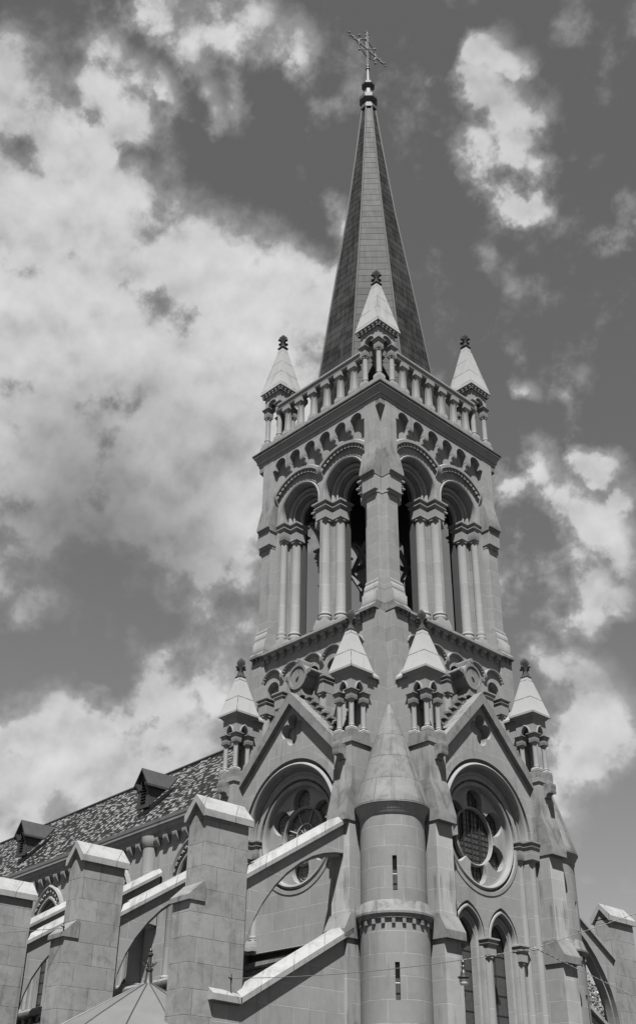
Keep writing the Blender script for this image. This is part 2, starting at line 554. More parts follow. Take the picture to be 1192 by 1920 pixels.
def dup(o, parent, loc=None, rz=None):
    c = o.copy()
    COL.objects.link(c)
    c.parent = parent
    if loc is not None:
        off = Vector(parent['is_base']) if parent.get('is_base') else Vector((0, 0, 0))
        c.location = Vector(loc) - off
    if rz is not None: c.rotation_euler = (0, 0, rz)
    for ch in list(o.children):
        k = ch.copy()
        COL.objects.link(k)
        k.parent = c
    return c


def circ(cs, cz, r, n=28, a0=0, a1=360):
    return [(cs + r * math.cos(rad(a0 + (a1 - a0) * i / n)), cz + r * math.sin(rad(a0 + (a1 - a0) * i / n))) for i in range(n if a1 - a0 == 360 else n + 1)]


def archhole(cs, cz, r, zb, n=22):
    """round-arched opening, springing at cz, sill at zb"""
    return [(cs - r, zb), (cs + r, zb)] + circ(cs, cz, r, n, 0, 180)


def pointhole(cs, cz, hw, k, zb, n=12):
    R = hw * (1 + k)
    am = math.acos(k / (1 + k))
    a = [(cs - k * hw + R * math.cos(am * i / n), cz + R * math.sin(am * i / n)) for i in range(n + 1)]
    b = [(2 * cs - p, q) for p, q in a[:-1]][::-1]
    return [(cs - hw, zb), (cs + hw, zb)] + a + b


GZ = -25.2
HALF = PI / 2
BASE = (0.0, 0.0, GZ)
church = empty('church', BASE, 'pale sandstone church with a tall belfry tower, pointed dark metal spire and buttressed nave', 'church')
church['is_base'] = BASE

# ================================================================== SPIRE
OCT = PI / 8
prof = []
key = [(4.15, 11.5), (3.48, 16.40), (2.94, 20.69), (2.46, 24.36), (1.66, 30.35), (.94, 36.9), (.53, 40.9), (.47, 41.5)]


def spR(z):
    for (r0, z0), (r1, z1) in zip(key, key[1:]):
        if z <= z1: return r0 + (r1 - r0) * (z - z0) / (z1 - z0)
    return key[-1][0]


sb = MB()
z = 11.5
cz = []
while z < 39.2:
    cz.append(z)
    z += .58
cz.append(39.5)
for i, z in enumerate(cz):
    z1 = cz[i + 1] if i + 1 < len(cz) else 41.5
    prof += [(spR(z) + .013, z), (spR(z1) + .001, z1 - .002)]
sb.lathe(0, 0, prof, 8, OCT)
spire = sb.obj('spire', M['spire'], church, smooth=0)
for k in range(8):
    t = OCT + k * PI / 4
    pts = [((spR(z) + .03) * math.cos(t), (spR(z) + .03) * math.sin(t), z) for z in (11.5, 16.4, 20.69, 24.36, 30.35, 36.9, 40.9, 41.5)]
    MB().tube([tuple(Vector(p)) for p in pts], .055, 8).obj('hip_roll', M['seam'], spire)
MB().lathe(0, 0, [(.48, 41.2), (.62, 41.25), (.62, 41.5), (.50, 41.75), (.44, 41.8), (.44, 42.0), (.60, 42.15), (.68, 42.3), (.68, 42.6), (.62, 42.75), (.30, 43.0)], 8, OCT).obj('collar', M['lead'], spire, smooth=20)
MB().lathe(0, 0, [(.32, 42.9), (.26, 43.75), (.24, 43.8)], 8, OCT).obj('shaft', M['coll'], spire, smooth=20)
MB().lathe(0, 0, [(.24, 43.7), (.36, 43.8), (.50, 44.0), (.50, 44.2), (.40, 44.35), (.2, 44.45)], 8, OCT).obj('collar', M['lead'], spire, smooth=20)
MB().lathe(0, 0, [(.20, 44.4), (.11, 46.0), (.17, 46.02), (.17, 46.1), (.09, 46.25), (.13, 46.35), (.05, 46.6)], 8, OCT).obj('shaft', M['coll'], spire, smooth=20)
# the wrought cross: arms along y, with ring, rays and buds
crs = MB()
crs.bx(-.05, .05, -.075, .075, 46.4, 50.2)
crs.bx(-.05, .05, -1.72, 1.72, 48.32, 48.48)
for z in (49.3, 49.9):
    crs.bx(-.03, .03, -.13, .13, z - .35, z - .29)
for sy in (-1, 1):
    crs.tube([(0, sy * .13, 48.6), (0, sy * .13, 50.0)], .022)
crs.tube([(0, .9 * math.cos(t * PI / 12), 48.4 + .9 * math.sin(t * PI / 12)) for t in range(25)], .045)
for a in (45, 135, 225, 315):
    ca, sa = math.cos(rad(a)), math.sin(rad(a))
    crs.tube([(0, .1 * ca, 48.4 + .1 * sa), (0, 1.15 * ca, 48.4 + 1.15 * sa)], .035)
    crs.ball((0, 1.2 * ca, 48.4 + 1.2 * sa), .10, 5)
for (cy, c2, dy, dz) in ((0, 50.2, 0, 1), (-1.72, 48.4, -1, 0), (1.72, 48.4, 1, 0)):
    crs.tube([(0, cy, c2), (0, cy + dy * .38, c2 + dz * .38)], [.04, .015])
    crs.ball((0, cy + dy * .4, c2 + dz * .4), .05, 5)
    for q in (-1, 1):
        for t in (.0, -.45, -.9):
            p = (0, cy + dy * t, c2 + dz * t)
            e = (0, cy + dy * (t + .16) + q * dz * .17, c2 + dz * (t + .16) + q * dy * .17)
            crs.tube([p, e], .03, 5)
            crs.ball(e, .07, 5)
for a in (0, 90, 180, 270):       # four small scroll rings in the corners
    ca, sa = math.cos(rad(a + 45)), math.sin(rad(a + 45))
    crs.tube([(0, .45 * ca + .22 * math.cos(t * PI / 6), 48.4 + .45 * sa + .22 * math.sin(t * PI / 6)) for t in range(13)], .018, 5)
crs.ball((0, 0, 48.4), .13, 6)
crs.obj('cross', M['gild'], spire)

# ================================================================== CORNICE AND PARAPET
MB().sq(0, 0, [(4.20, 10.60), (4.72, 10.60), (4.74, 10.78), (4.80, 10.80), (4.82, 10.98), (4.90, 11.14), (4.92, 11.20), (4.97, 11.22), (4.97, 11.30), (4.93, 11.31), (4.93, 11.44), (4.80, 11.50), (4.70, 11.50), (4.70, 11.95), (4.62, 12.0), (4.0, 12.0), (4.0, 11.55), (.5, 11.55)]).obj('cornice', M['trim'], church, smooth=20)


MB().sq(0, 0, [(4.90, 11.315), (5.0, 11.32), (5.02, 11.36), (5.02, 11.43), (4.92, 11.46)]).obj('cornice_fillet', M['soot'], church, smooth=20)


def column(cx, cy, z0, z1, r, base=.30, cap=.55, abac=.22, hw=None, sides=16, blk=None):
    """plinth, ring, shaft, block capital, abacus"""
    hw = hw or r * 1.55
    m = MB()
    bz = z0 + base
    m.sq(cx, cy, [(hw * .98, z0), (hw * .98, z0 + base * .45), (r * 1.1, z0 + base * .75)])
    m.lathe(cx, cy, [(r * 1.1, z0 + base * .6), (r * 1.30, z0 + base * .72), (r * 1.34, z0 + base * .8), (r * 1.15, z0 + base * .86), (r * 1.28, z0 + base * .93), (r * 1.05, bz + .02), (r, bz + .05), (r * .97, z1 - cap - abac - .03), (r * 1.2, z1 - cap - abac - .01), (r * 1.2, z1 - cap - abac + .04), (r, z1 - cap - abac + .06)], sides)
    zc = z1 - cap - abac
    b = blk or hw * .9
    m.sq(cx, cy, [(r * .9, zc + .02), (b * .94, zc + cap * .16), (b, zc + cap * .20), (b, zc + cap - .02), (b * .9, zc + cap)])
    m.sq(cx, cy, [(b * .9, z1 - abac), (b * .96, z1 - abac * .9), (hw * 1.10, z1 - abac * .70), (hw * 1.10, z1 - abac * .60), (hw * .97, z1 - abac * .56), (hw * .99, z1 - abac * .42), (hw * 1.28, z1 - abac * .26), (hw * 1.28, z1 - abac * .08), (hw, z1)])
    return m


def finial(zb, h, w, parent, loc=(0, 0, 0)):
    m = MB()
    m.sq(0, 0, [(w * .9, zb - .02), (w * 1.25, zb + .01), (w * 1.25, zb + h * .06), (w * .85, zb + h * .12), (w * .55, zb + h * .3), (w * .62, zb + h * .55), (w * .95, zb + h * .72), (w * .9, zb + h * .85), (w * .2, zb + h)])
    for a in range(4):
        t = a * HALF
        c, s_ = math.cos(t), math.sin(t)
        m.tube([(w * .4 * c, w * .4 * s_, zb + h * .38), (w * 1.2 * c, w * 1.2 * s_, zb + h * .50)], w * .3, 6)
        m.ball((w * 1.55 * c, w * 1.55 * s_, zb + h * .50), w * .48, 7)
    return m.obj('finial', M['finial'], parent, loc)


def pinnacle_top():
    """open square pinnacle of the parapet: four columns, arched box, tall pyramid"""
    p = part('pinnacle', church, (3.92, -3.92, 0))
    MB().sq(0, 0, [(.76, 11.5), (.76, 12.02), (.70, 12.06)]).obj('plinth', M['trim'], p)
    c0 = None
    for sx, sy in ((1, -1), (-1, -1), (1, 1), (-1, 1)):
        if c0 is None:
            c0 = column(0, 0, 12.05, 14.72, .145, .45, .52, .22, .23, 14, .19).obj('column', M['shaft'], p, (sx * .50, sy * .50, 0))
        else: dup(c0, p, (sx * .50, sy * .50, 0))
    b = MB()
    for k in range(4):
        m = MB()
        m.plate([[(-.44, 14.72), (-.34, 14.72)] + circ(0, 14.80, .34, 16, 0, 180)[::-1] + [(.34, 14.72), (.66, 14.72), (.66, 15.62), (-.44, 15.62)]], .44, .66)
        m.arc(0, 14.80, 0, 180, [(.34, .66), (.34, .70), (.42, .70), (.42, .66)], 16)
        c, s_ = round(math.cos(k * HALF)), round(math.sin(k * HALF))
        m.v = [(x * c - y * s_, x * s_ + y * c, z) for x, y, z in m.v]
        b.add(m.v, m.f)
    b.sq(0, 0, [(.6, 15.5), (.74, 15.60), (.74, 15.70), (.2, 15.72)])
    d = MB()
    for k in range(4):
        c, s_ = round(math.cos(k * HALF)), round(math.sin(k * HALF))
        m = MB()
        for i in range(6):
            a = -.70 + i * .28
            m.box(a - .06, a + .06, .62, .80, 15.50, 15.62)
            m.box(a - .06, a + .06, .62, .84, 15.62, 15.76)
        m.v = [(x * c - y * s_, x * s_ + y * c, z) for x, y, z in m.v]
        d.add(m.v, m.f)
    b.add(d.v, d.f)
    b.obj('arcade', M['trim'], p)
    MB().sq(0, 0, [(.70, 15.74), (.88, 15.77), (.88, 15.86), (.86, 15.92), (.17, 19.36), (.1, 19.37)]).obj('roof', M['white'], p, smooth=20)
    finial(19.36, 1.12, .19, p)
    return p


pt = pinnacle_top()
for k in (1, 2, 3):
    a = k * HALF
    dup(pt, church, (3.92 * (math.cos(a) + math.sin(a)), 3.92 * (math.sin(a) - math.cos(a)), 0), a)


def baluster():
    m = MB()
    m.sq(0, 0, [(.24, 0), (.24, .2), (.18, .36)])
    m.lathe(0, 0, [(.25, .26), (.225, .5), (.20, 1.45), (.22, 1.50)], 8, OCT)
    m.sq(0, 0, [(.15, 1.40), (.17, 1.5), (.27, 1.70), (.27, 1.97)])
    return m


for k in range(4):
    bl = MB()
    bl.prof_s([(4.30, 13.95), (4.62, 13.95), (4.66, 14.05), (4.66, 14.2), (4.74, 14.28), (4.74, 14.40), (4.6, 14.5), (4.35, 14.5), (4.22, 14.4), (4.22, 14.28), (4.30, 14.2)], -3.3, 3.3)
    B = bl.obj('balustrade', M['trim'], church, rz=k * HALF, smooth=20)
    b0 = None
    for i in range(6):
        s0 = (i - 2.5) * 1.05
        if b0 is None: b0 = baluster().obj('baluster', M['shaft'], B, (s0, -4.45, 11.98), smooth=25)
        else: dup(b0, B, (s0, -4.45, 11.98))

# ================================================================== BELFRY
SC, ZA = 1.66, 6.85          # arch centres and their level


def belfry_face(k):
    rz = k * HALF
    w = MB()
    zb = -1.25
    outer = [(-3.72, -1.4), (4.33, -1.4), (4.33, 10.65), (-3.72, 10.65)]
    w.plate([outer, archhole(-SC, ZA, 1.60, zb), archhole(SC, ZA, 1.60, zb)], 4.02, 4.33)
    w.plate([[(-3.72, -1.4), (4.2, -1.4), (4.2, 10.2), (-3.72, 10.2)], archhole(-SC, ZA, 1.42, zb), archhole(SC, ZA, 1.42, zb)], 3.72, 4.05)
    w.plate([[(-3.6, -1.4), (3.6, -1.4), (3.6, 10.0), (-3.6, 10.0)], archhole(-SC, ZA, 1.02, zb), archhole(SC, ZA, 1.02, zb)], 3.28, 3.70)
    W_ = w.obj('belfry_wall', M['stone'], church, rz=rz)
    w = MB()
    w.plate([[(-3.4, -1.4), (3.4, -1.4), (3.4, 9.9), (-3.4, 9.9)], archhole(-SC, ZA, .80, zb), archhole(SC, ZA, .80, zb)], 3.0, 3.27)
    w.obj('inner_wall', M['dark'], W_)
    for sg in (-1, 1):
        c = sg * SC
        a = MB()
        a.arc(c, ZA, 0, 180, [(1.40, 4.03), (1.40, 4.28), (1.44, 4.36), (1.50, 4.38), (1.55, 4.34), (1.56, 4.26), (1.55, 4.03)], 30, .42)
        a.arc(c, ZA, 0, 180, [(1.14, 3.66), (1.20, 3.84), (1.30, 3.90), (1.40, 3.84), (1.46, 3.66)], 26, .42)
        a.arc(c, ZA, 0, 180, [(.98, 3.66), (.96, 3.76), (1.04, 3.80), (1.12, 3.76), (1.12, 3.66)], 26, .42)
        a.arc(c, ZA, 0, 180, [(.78, 3.25), (.80, 3.38), (.90, 3.44), (.98, 3.38), (1.0, 3.25)], 24, .42)
        a.obj('archivolt', M['trim'], W_)
        h = MB()
        # hood mould, clipped by the pilaster on one side and by its twin on the other
        lo_, hi_ = math.degrees(math.acos(1.84 / 2.28)), math.degrees(math.acos(-1.66 / 2.28))
        a0, a1 = (lo_, hi_) if sg > 0 else (180 - hi_, 180 - lo_)
        h.arc(c, ZA, a0, a1, [(2.22, 4.30), (2.18, 4.50), (2.22, 4.55), (2.38, 4.55), (2.44, 4.46), (2.46, 4.30)], 30)
        nn = 14
        for i in range(nn):
            t = rad(a0 + 2 + (a1 - a0 - 4) * i / (nn - 1))
            mm = MB()
            mm.box(-.085, .085, 4.30, 4.48, 2.00, 2.20)
            ct, st = math.sin(t), math.cos(t)
            mm.v = [(c + x * ct + z * st, y, ZA - x * st + z * ct) for x, y, z in mm.v]
            h.add(mm.v, mm.f)
        e = a0 if sg > 0 else a1
        t = rad(e)
        x0, z0 = c + 2.3 * math.cos(t), ZA + 2.3 * math.sin(t)
        h.prof_s([(4.30, z0 - .6), (4.42, z0 - .45), (4.57, z0 - .1), (4.57, z0 + .25), (4.3, z0 + .25)], x0 - .16, x0 + .16)
        h.obj('hood_mould', M['trim'], W_)
    if True:
        h = MB()
        h.prof_s([(4.30, 7.85), (4.45, 8.05), (4.56, 8.3), (4.56, 8.5), (4.3, 8.6)], -.17, .17)
        h.obj('hood_stop', M['trim'], W_)
    # columns in the jambs and the middle pier
    MB().box(-.62, .62, 3.05, 3.5, zb, 6.4).box(2.70, 3.5, 3.06, 3.5, zb, 6.4).box(-3.5, -2.70, 3.06, 3.5, zb, 6.4).obj('jamb', M['stone'], W_)
    for (s0, d0, r) in ((0, 4.0, .28), (.60, 3.50, .26), (-.60, 3.50, .26), (2.74, 3.50, .26), (-2.74, 3.50, .26), (3.16, 4.02, .20), (-3.16, 4.02, .20)):
        column(0, 0, zb, 6.45, r, 1.30, .60, .55, r + .13, 18, r + .08).obj('column', M['shaft'], W_, (s0, -d0, 0))
    # corbel table: six small arches on stepped corbels
    ct = MB()
    top = 10.64
    poly = [(-3.54, top), (-3.54, 9.86), (-3.33, 9.86)]
    for i in range(6):
        c = (i - 2.5) * 1.17
        poly += circ(c, 10.05, .41, 14, 0, 180)[::-1]
        if i < 5: poly += [(c + .41, 9.80), (c + .76, 9.80)]
    poly += [(3.33, 9.86), (3.54, 9.86), (3.54, top)]
    ct.plate([poly], 4.30, 4.69)
    for i in range(5):
        c = (i - 2) * 1.17
        ct.prof_s([(4.30, 9.02), (4.36, 9.05), (4.44, 9.25), (4.44, 9.35), (4.54, 9.38), (4.56, 9.50), (4.56, 9.58), (4.66, 9.62), (4.69, 9.72), (4.69, 9.81), (4.30, 9.81)], c - .165, c + .165)
    ct.obj('corbel_table', M['stone'], W_)
    return W_


for k in range(4): belfry_face(k)
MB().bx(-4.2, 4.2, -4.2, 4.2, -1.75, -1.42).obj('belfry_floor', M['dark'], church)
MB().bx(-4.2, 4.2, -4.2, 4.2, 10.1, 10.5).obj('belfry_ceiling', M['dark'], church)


def pilaster(sg):
    """corner pilaster of the belfry, from its set-off hood down to its base and the stage below"""
    f = lambda a, b: (min(sg * a, sg * b), max(sg * a, sg * b))
    m = MB()
    # upper slice, capital-like hood block
    m.box(*f(3.54, 4.33), 4.25, 4.70, 6.1, 10.62)
    m.box(*f(3.46, 4.34), 4.25, 4.83, 5.15, 5.98)
    # shaft with chamfered edges
    for (a, b) in ((3.52, 4.33),):
        x0, x1 = f(a, b)
        c = .035
        m.extr([(x0, 4.2), (x1, 4.2), (x1, 4.50), (x1 - c, 4.62), (x0 + c, 4.62), (x0, 4.50)], .15, 5.02, lambda p, q, z: (p, -q, z))
        m.extr([(x0 - .02, 4.2), (x1 + .02, 4.2), (x1 + .02, 4.55), (x1 - c, 4.70), (x0 + c, 4.70), (x0 - .02, 4.55)], 5.0, 5.16, lambda p, q, z: (p, -q, z))
    x0, x1 = f(3.46, 4.335)
    m.prof_s([(4.2, -.30), (4.80, -.30), (4.80, -.12), (4.70, .06), (4.72, .14), (4.68, .24), (4.60, .26), (4.2, .26)], x0, x1)
    x0, x1 = f(3.42, 4.33)
    m.prof_s([(4.2, -1.05), (4.90, -1.05), (4.90, -.55), (4.80, -.42), (4.80, -.28), (4.2, -.28)], x0, x1)
    x0, x1 = f(3.40, 4.33)
    m.box(*f(3.42, 4.33), 4.2, 4.90, -9.6, -1.0)
    m.obj
    h = MB()
    x0, x1 = f(3.40, 4.36)
    h.prof_s([(4.25, 5.98), (4.86, 5.98), (4.88, 6.08), (4.98, 6.16), (4.98, 6.32), (4.70, 7.62), (4.25, 7.62)], x0, x1)
    l = MB()
    x0, x1 = f(3.38, 4.36)
    l.prof_s([(4.2, -1.42), (5.10, -1.42), (5.10, -1.28), (4.90, -1.04), (4.2, -1.04)], x0, x1)
    for i in range(3):
        c = sg * (3.56 + i * .31)
        l.box(c - .07, c + .07, 4.8, 4.98, -1.62, -1.50)
        l.box(c - .07, c + .07, 4.8, 5.05, -1.50, -1.41)
    return m, h, l


pil = {}
for k in range(4):
    for sg in (-1, 1):
        if sg not in pil:
            m, h, l = pilaster(sg)
            P_ = m.obj('corner_pilaster', M['stone'], church, rz=k * HALF)
            h.obj('weathering', M['hood'], P_, smooth=20)
            l.obj('ledge', M['weather'], P_, smooth=20)
            pil[sg] = P_
        else: dup(pil[sg], church, (0, 0, 0), k * HALF)
# corner pendants filling the re-entrant angle below the cornice
for k in range(4):
    pd = MB()
    pd.extr([(4.32, -4.32), (4.69, -4.32), (4.69, -4.69), (4.32, -4.69)], 10.25, 10.62, lambda a, b, c: (a, b, c))
    pd.add([(4.335, -4.335, 9.75), (4.69, -4.335, 10.25), (4.69, -4.69, 10.25), (4.335, -4.69, 10.25)], [(0, 1, 2), (0, 2, 3), (1, 3, 2), (0, 3, 1)])
    pd.obj('pendant', M['weather'], church, rz=k * HALF)

# bell frame, bell, louvre beams inside
bf = MB()
for (p, q) in (((-2.6, -2.4, -1.4), (1.0, -2.0, 4.6)), ((2.8, -2.2, -1.4), (-.8, -2.0, 4.2)), ((2.3, -2.6, -1.4), (2.0, .6, 4.6)), ((2.3, 2.8, -1.4), (2.0, -.6, 4.2)), ((-2.6, 1, 1.6), (2.8, 1, 1.6)), ((-1, -2.6, 1.5), (-1, 2.7, 1.5)), ((-2.8, -2.2, .6), (2.8, -2.2, .6)), ((2.2, -2.8, .5), (2.2, 2.8, .5)), ((-2.7, -1.8, 3.4), (2.7, -1.8, 3.4)), ((1.9, -2.7, 3.3), (1.9, 2.7, 3.3))):
    bf.tube([p, q], .16, 4)
bf.obj('bell_frame', M['wood'], church)
for (x, y, z, r) in ((.9, -1.0, .3, .85), (-1.2, .9, .5, .95)):
    MB().lathe(x, y, [(r * 1.05, z), (r, z + .08), (r * .72, z + .6), (r * .6, z + 1.2), (r * .5, z + 1.5), (r * .2, z + 1.65), (.1, z + 1.9)], 24).obj('bell', M['bell'], church)

# ================================================================== ARCADE STAGE (z -9 .. -1.4)


def arcade_face(k, full):
    rz = k * HALF
    w = MB()
    holes = [archhole(c, -3.37, .42, -7.6) for c in (-2.8, -1.4, 0, 1.4, 2.8)]
    w.plate([[(-3.95, -10), (4.36, -10), (4.36, -1.42), (-3.95, -1.42)]] + holes, 4.35, 4.78)
    w.box(-4.3, 4.3, 3.7, 4.36, -10, -1.43)
    W_ = w.obj('arcade_wall', M['stone'], church, rz=rz)
    l = MB()
    l.prof_s([(4.2, -1.52), (5.04, -1.52), (5.12, -1.46), (5.12, -1.34), (4.80, -1.12), (4.2, -1.0)], -3.40, 3.40)
    for i in range(12):
        c = (i - 5.5) * .58
        l.box(c - .12, c + .12, 4.3, 4.90, -1.84, -1.68)
        l.box(c - .15, c + .15, 4.3, 5.02, -1.68, -1.51)
    l.obj('ledge', M['trim'], W_)
    h = MB()
    for c in (-2.8, -1.4, 0, 1.4, 2.8):
        h.arc(c, -3.07, 20, 160, [(.60, 4.76), (.60, 4.83), (.66, 4.85), (.70, 4.93), (.76, 4.94), (.78, 4.86), (.78, 4.76)], 20)
        for i in range(11):
            t = rad(22 + 136 * i / 10)
            h.ball((c + .66 * math.cos(t), -4.86, -3.07 + .66 * math.sin(t)), .05, 5)
    for c in (-2.1, -.7, .7, 2.1):
        h.prof_s([(4.76, -3.15), (4.86, -3.08), (4.94, -2.92), (4.94, -2.76), (4.76, -2.7)], c - .09, c + .09)
    h.obj('hood_mould', M['trim'], W_)
    if full:
        for c in (-3.28, -2.1, -.7, .7, 2.1, 3.28):
            column(0, 0, -7.8, -3.74, .22, .3, .55, .38, .31, 16, .29).obj('column', M['shaft'], W_, (c, -4.74, 0))


for k in range(4): arcade_face(k, k < 2)

# ================================================================== GABLE STAGE
GS = .985


def lobes(cx, cz, r, dist, n, a0):
    return [(cx + dist * math.cos(rad(a0 + 360 / n * i)), cz + dist * math.sin(rad(a0 + 360 / n * i))) for i in range(n)]


def foil(cx, cz, r, dist, n, a0, m=10):
    """outline of an n-foil"""
    pts = []
    half = 180 / n
    # angle at which neighbouring lobes meet, seen from the lobe's centre
    h = dist * math.sin(rad(half))
    b = 180 - math.degrees(math.acos(min(1, h / r))) - (90 - half) if h < r else 120
    for i in range(n):
        a = a0 + 360 / n * i
        lx, lz = cx + dist * math.cos(rad(a)), cz + dist * math.sin(rad(a))
        for j in range(m + 1):
            t = rad(a - b + 2 * b * j / m)
            pts.append((lx + r * math.cos(t), lz + r * math.sin(t)))
    return pts


def gable_face(k, lancets):
    rz = k * HALF
    AZ = -10.85
    sh = (.22 * math.sin(rz), -.22 * math.cos(rz), 0)      # the recessed wall and its windows sit this much further out
    ZB = GZ if lancets else -15.62
    gp = MB()
    # front skin with the great arch
    topz = lambda s: -5.10 - GS * abs(s)
    outer = [(-3.42, ZB), (-2.72, ZB), (-2.72, AZ - .05), (-3.02, AZ - .05)] + circ(0, AZ, 3.02, 40, 0, 180)[::-1][1:] + [(3.02, AZ - .05), (2.72, AZ - .05), (2.72, ZB), (3.42, ZB), (3.42, topz(3.42)), (0, topz(0)), (-3.42, topz(-3.42))]
    q = foil(0, -6.42, .335, .40, 4, 90)
    gp.plate([outer, q], 5.55, 6.0)
    # back of the gable and its roof down to the tower
    gp.plate([[(-3.42, topz(3.42) - .1), (3.42, topz(3.42) - .1), (0, topz(0) - .25)]], 5.3, 5.5)
    G = gp.obj('gable', M['stone'], church, rz=rz)
    rf = MB()
    rf.plate([[(-3.42, topz(3.42) - .4), (3.42, topz(3.42) - .4), (3.42, topz(3.42) + .1), (0, topz(0) + .1), (-3.42, topz(3.42) + .1)]], 4.33, 5.45)
    rf.obj('gable_roof', M['trim'], G)
    cp = MB()
    e = 3.36
    ch = [(-e, -5.22 - GS * e), (0, -5.22), (e, -5.22 - GS * e), (e, -4.66 - GS * e), (0, -4.66), (-e, -4.66 - GS * e)]
    cp.plate([ch], 5.42, 6.24)
    cp.obj('coping', M['hood'], G)
    for sg in (-1, 1):
        for i in range(8):
            ck = MB()
            s0 = .46 + i * .345
            z0 = -4.70 - GS * s0
            x0, x1 = sorted((sg * s0, sg * (s0 + .10)))
            ck.box(x0, x1, 5.36, 5.62, z0 - .35, z0 + .22)
            x0, x1 = sorted((sg * (s0 - .02), sg * (s0 + .27)))
            ck.box(x0, x1, 5.33, 5.66, z0 + .20, z0 + .30)
            x0, x1 = sorted((sg * (s0 + .08), sg * (s0 + .18)))
            ck.box(x0, x1, 5.38, 5.60, z0 - .1, z0 + .10)
            ck.obj('crocket', M['weather'], G)
    # roundel on the apex
    rn = MB()
    zc = -3.78
    rn.plate([circ(0, zc, .62, 32), circ(0, zc, .50, 32)], 4.95, 5.78)
    rn.plate([circ(0, zc, .50, 32)], 5.0, 5.73)
    rn.plate([circ(0, zc, .085, 14)], 5.7, 5.80)
    rn.plate([[(-.34, -4.75), (.34, -4.75), (.24, -4.3), (-.24, -4.3)]], 5.1, 5.72)
    for a in (8, 90, 172):
        t = rad(a)
        x, zz = .70 * math.cos(t), zc + .70 * math.sin(t)
        rn.box(x - .13, x + .13, 5.0, 5.74, zz - .12, zz + .12)
        x, zz = .82 * math.cos(t), zc + .82 * math.sin(t)
        rn.plate([circ(x, zz, .11, 10)], 4.95, 5.76)
    rn.obj('roundel', M['hood'], G)
    # archivolts of the great arch
    a = MB()
    a.arc(0, AZ, 0, 180, [(2.60, 5.55), (2.60, 5.72), (2.80, 5.72), (2.95, 5.80), (3.06, 5.88), (3.06, 5.55)], 44)
    a.arc(0, AZ, 0, 180, [(2.66, 5.70), (2.66, 5.96), (2.70, 6.04), (2.76, 6.07), (2.82, 6.04), (2.86, 5.96), (2.84, 5.70)], 44)
    a.arc(0, AZ, 0, 180, [(2.36, 5.35), (2.36, 5.60), (2.42, 5.66), (2.50, 5.66), (2.56, 5.58), (2.64, 5.56), (2.64, 5.35)], 44)
    a.obj('archivolt', M['trim'], G)
    a = MB()      # thin outer band proud of the wall
    a.arc(0, AZ, 0, 180, [(3.02, 5.98), (3.02, 6.03), (3.34, 6.03), (3.34, 5.98)], 40)
    a.obj('arch_band', M['stone'], G)
    # capitals and shafts of the great arch
    for sg in (-1, 1):
        column(0, 0, ZB + .1, AZ - .02, .17, .6, .50, .42, .30, 16, .28).obj('column', M['shaft'], G, (sg * 2.93, -5.98, 0))
        column(0, 0, ZB + .1, AZ - .02, .16, .6, .50, .42, .26, 16, .24).obj('column', M['shaft'], G, (sg * 2.60, -5.60, 0))
    # recessed wall with the rose
    RZ = -11.02
    rw = MB()
    holes = [circ(0, RZ, 2.36, 44)]
    if lancets: holes += [pointhole(c, -15.25, 1.0, .42, GZ + 1) for c in (-1.20, 1.0)]
    rw.plate([[(-2.8, ZB), (2.8, ZB), (2.8, -8.0), (-2.8, -8.0)]] + holes, 5.15, 5.40)
    rw.obj('recess_wall', M['stone'], G, (0, -.22, 0))
    R = part('rose_window', church, sh, rz)
    m = MB()
    m.arc(0, RZ, 0, 360, [(2.36, 5.38), (2.36, 5.43), (2.52, 5.43), (2.52, 5.38)], 56)
    m.arc(0, RZ, 0, 360, [(2.06, 5.08), (2.06, 5.16), (2.30, 5.16), (2.40, 5.20), (2.40, 5.08)], 56)
    m.arc(0, RZ, 0, 360, [(2.10, 5.14), (2.10, 5.34), (2.14, 5.40), (2.20, 5.42), (2.26, 5.38), (2.26, 5.14)], 56)
    m.obj('surround', M['trim'], R)
    m = MB()
    hole = []
    for i in range(180):
        t = 2 * PI * i / 180
        r_ = 1.24
        for q in range(6):
            ph = t - (PI / 2 + q * PI / 3)
            sn = 1.50 * math.sin(ph)
            if math.cos(ph) > 0 and abs(sn) < .53: r_ = max(r_, 1.50 * math.cos(ph) + math.sqrt(.53 ** 2 - sn * sn))
        hole.append((r_ * math.cos(t), RZ + r_ * math.sin(t)))
    m.plate([circ(0, RZ, 2.2, 48), hole], 4.72, 5.12)
    m.obj('tracery', M['stone'], R)
    m = MB()
    m.arc(0, RZ, 0, 360, [(1.18, 4.85), (1.18, 5.01), (1.22, 5.05), (1.28, 5.01), (1.28, 4.85)], 48)
    m.obj('ring_bar', M['trim'], R)
    m = MB()
    m.plate([circ(0, RZ, 2.1, 40)], 4.80, 4.82)
    m.obj('glass', M['glass'], R)
    m = MB()
    if lancets:
        for i in range(-8, 9):
            m.box(i * .24 - .012, i * .24 + .012, 4.82, 4.85, RZ - 1.95, RZ + 1.95)
            m.box(-1.95, 1.95, 4.82, 4.845, RZ + i * .235 - .009, RZ + i * .235 + .009)
        for i in (-1, 0, 1): m.box(i * .55 - .03, i * .55 + .03, 4.82, 4.89, RZ - 1.1, RZ + 1.1)
        m.obj('glazing_grid', M['ironbar'], R)
    else:
        m.arc(0, RZ, 0, 360, [(.52, 4.82), (.52, 4.88), (.56, 4.88), (.56, 4.82)], 30)
        for i in range(8):
            t = rad(22.5 + 45 * i)
            m.tube([(.54 * math.cos(t), -4.86, RZ + .54 * math.sin(t)), (1.12 * math.cos(t), -4.86, RZ + 1.12 * math.sin(t))], .022, 5)
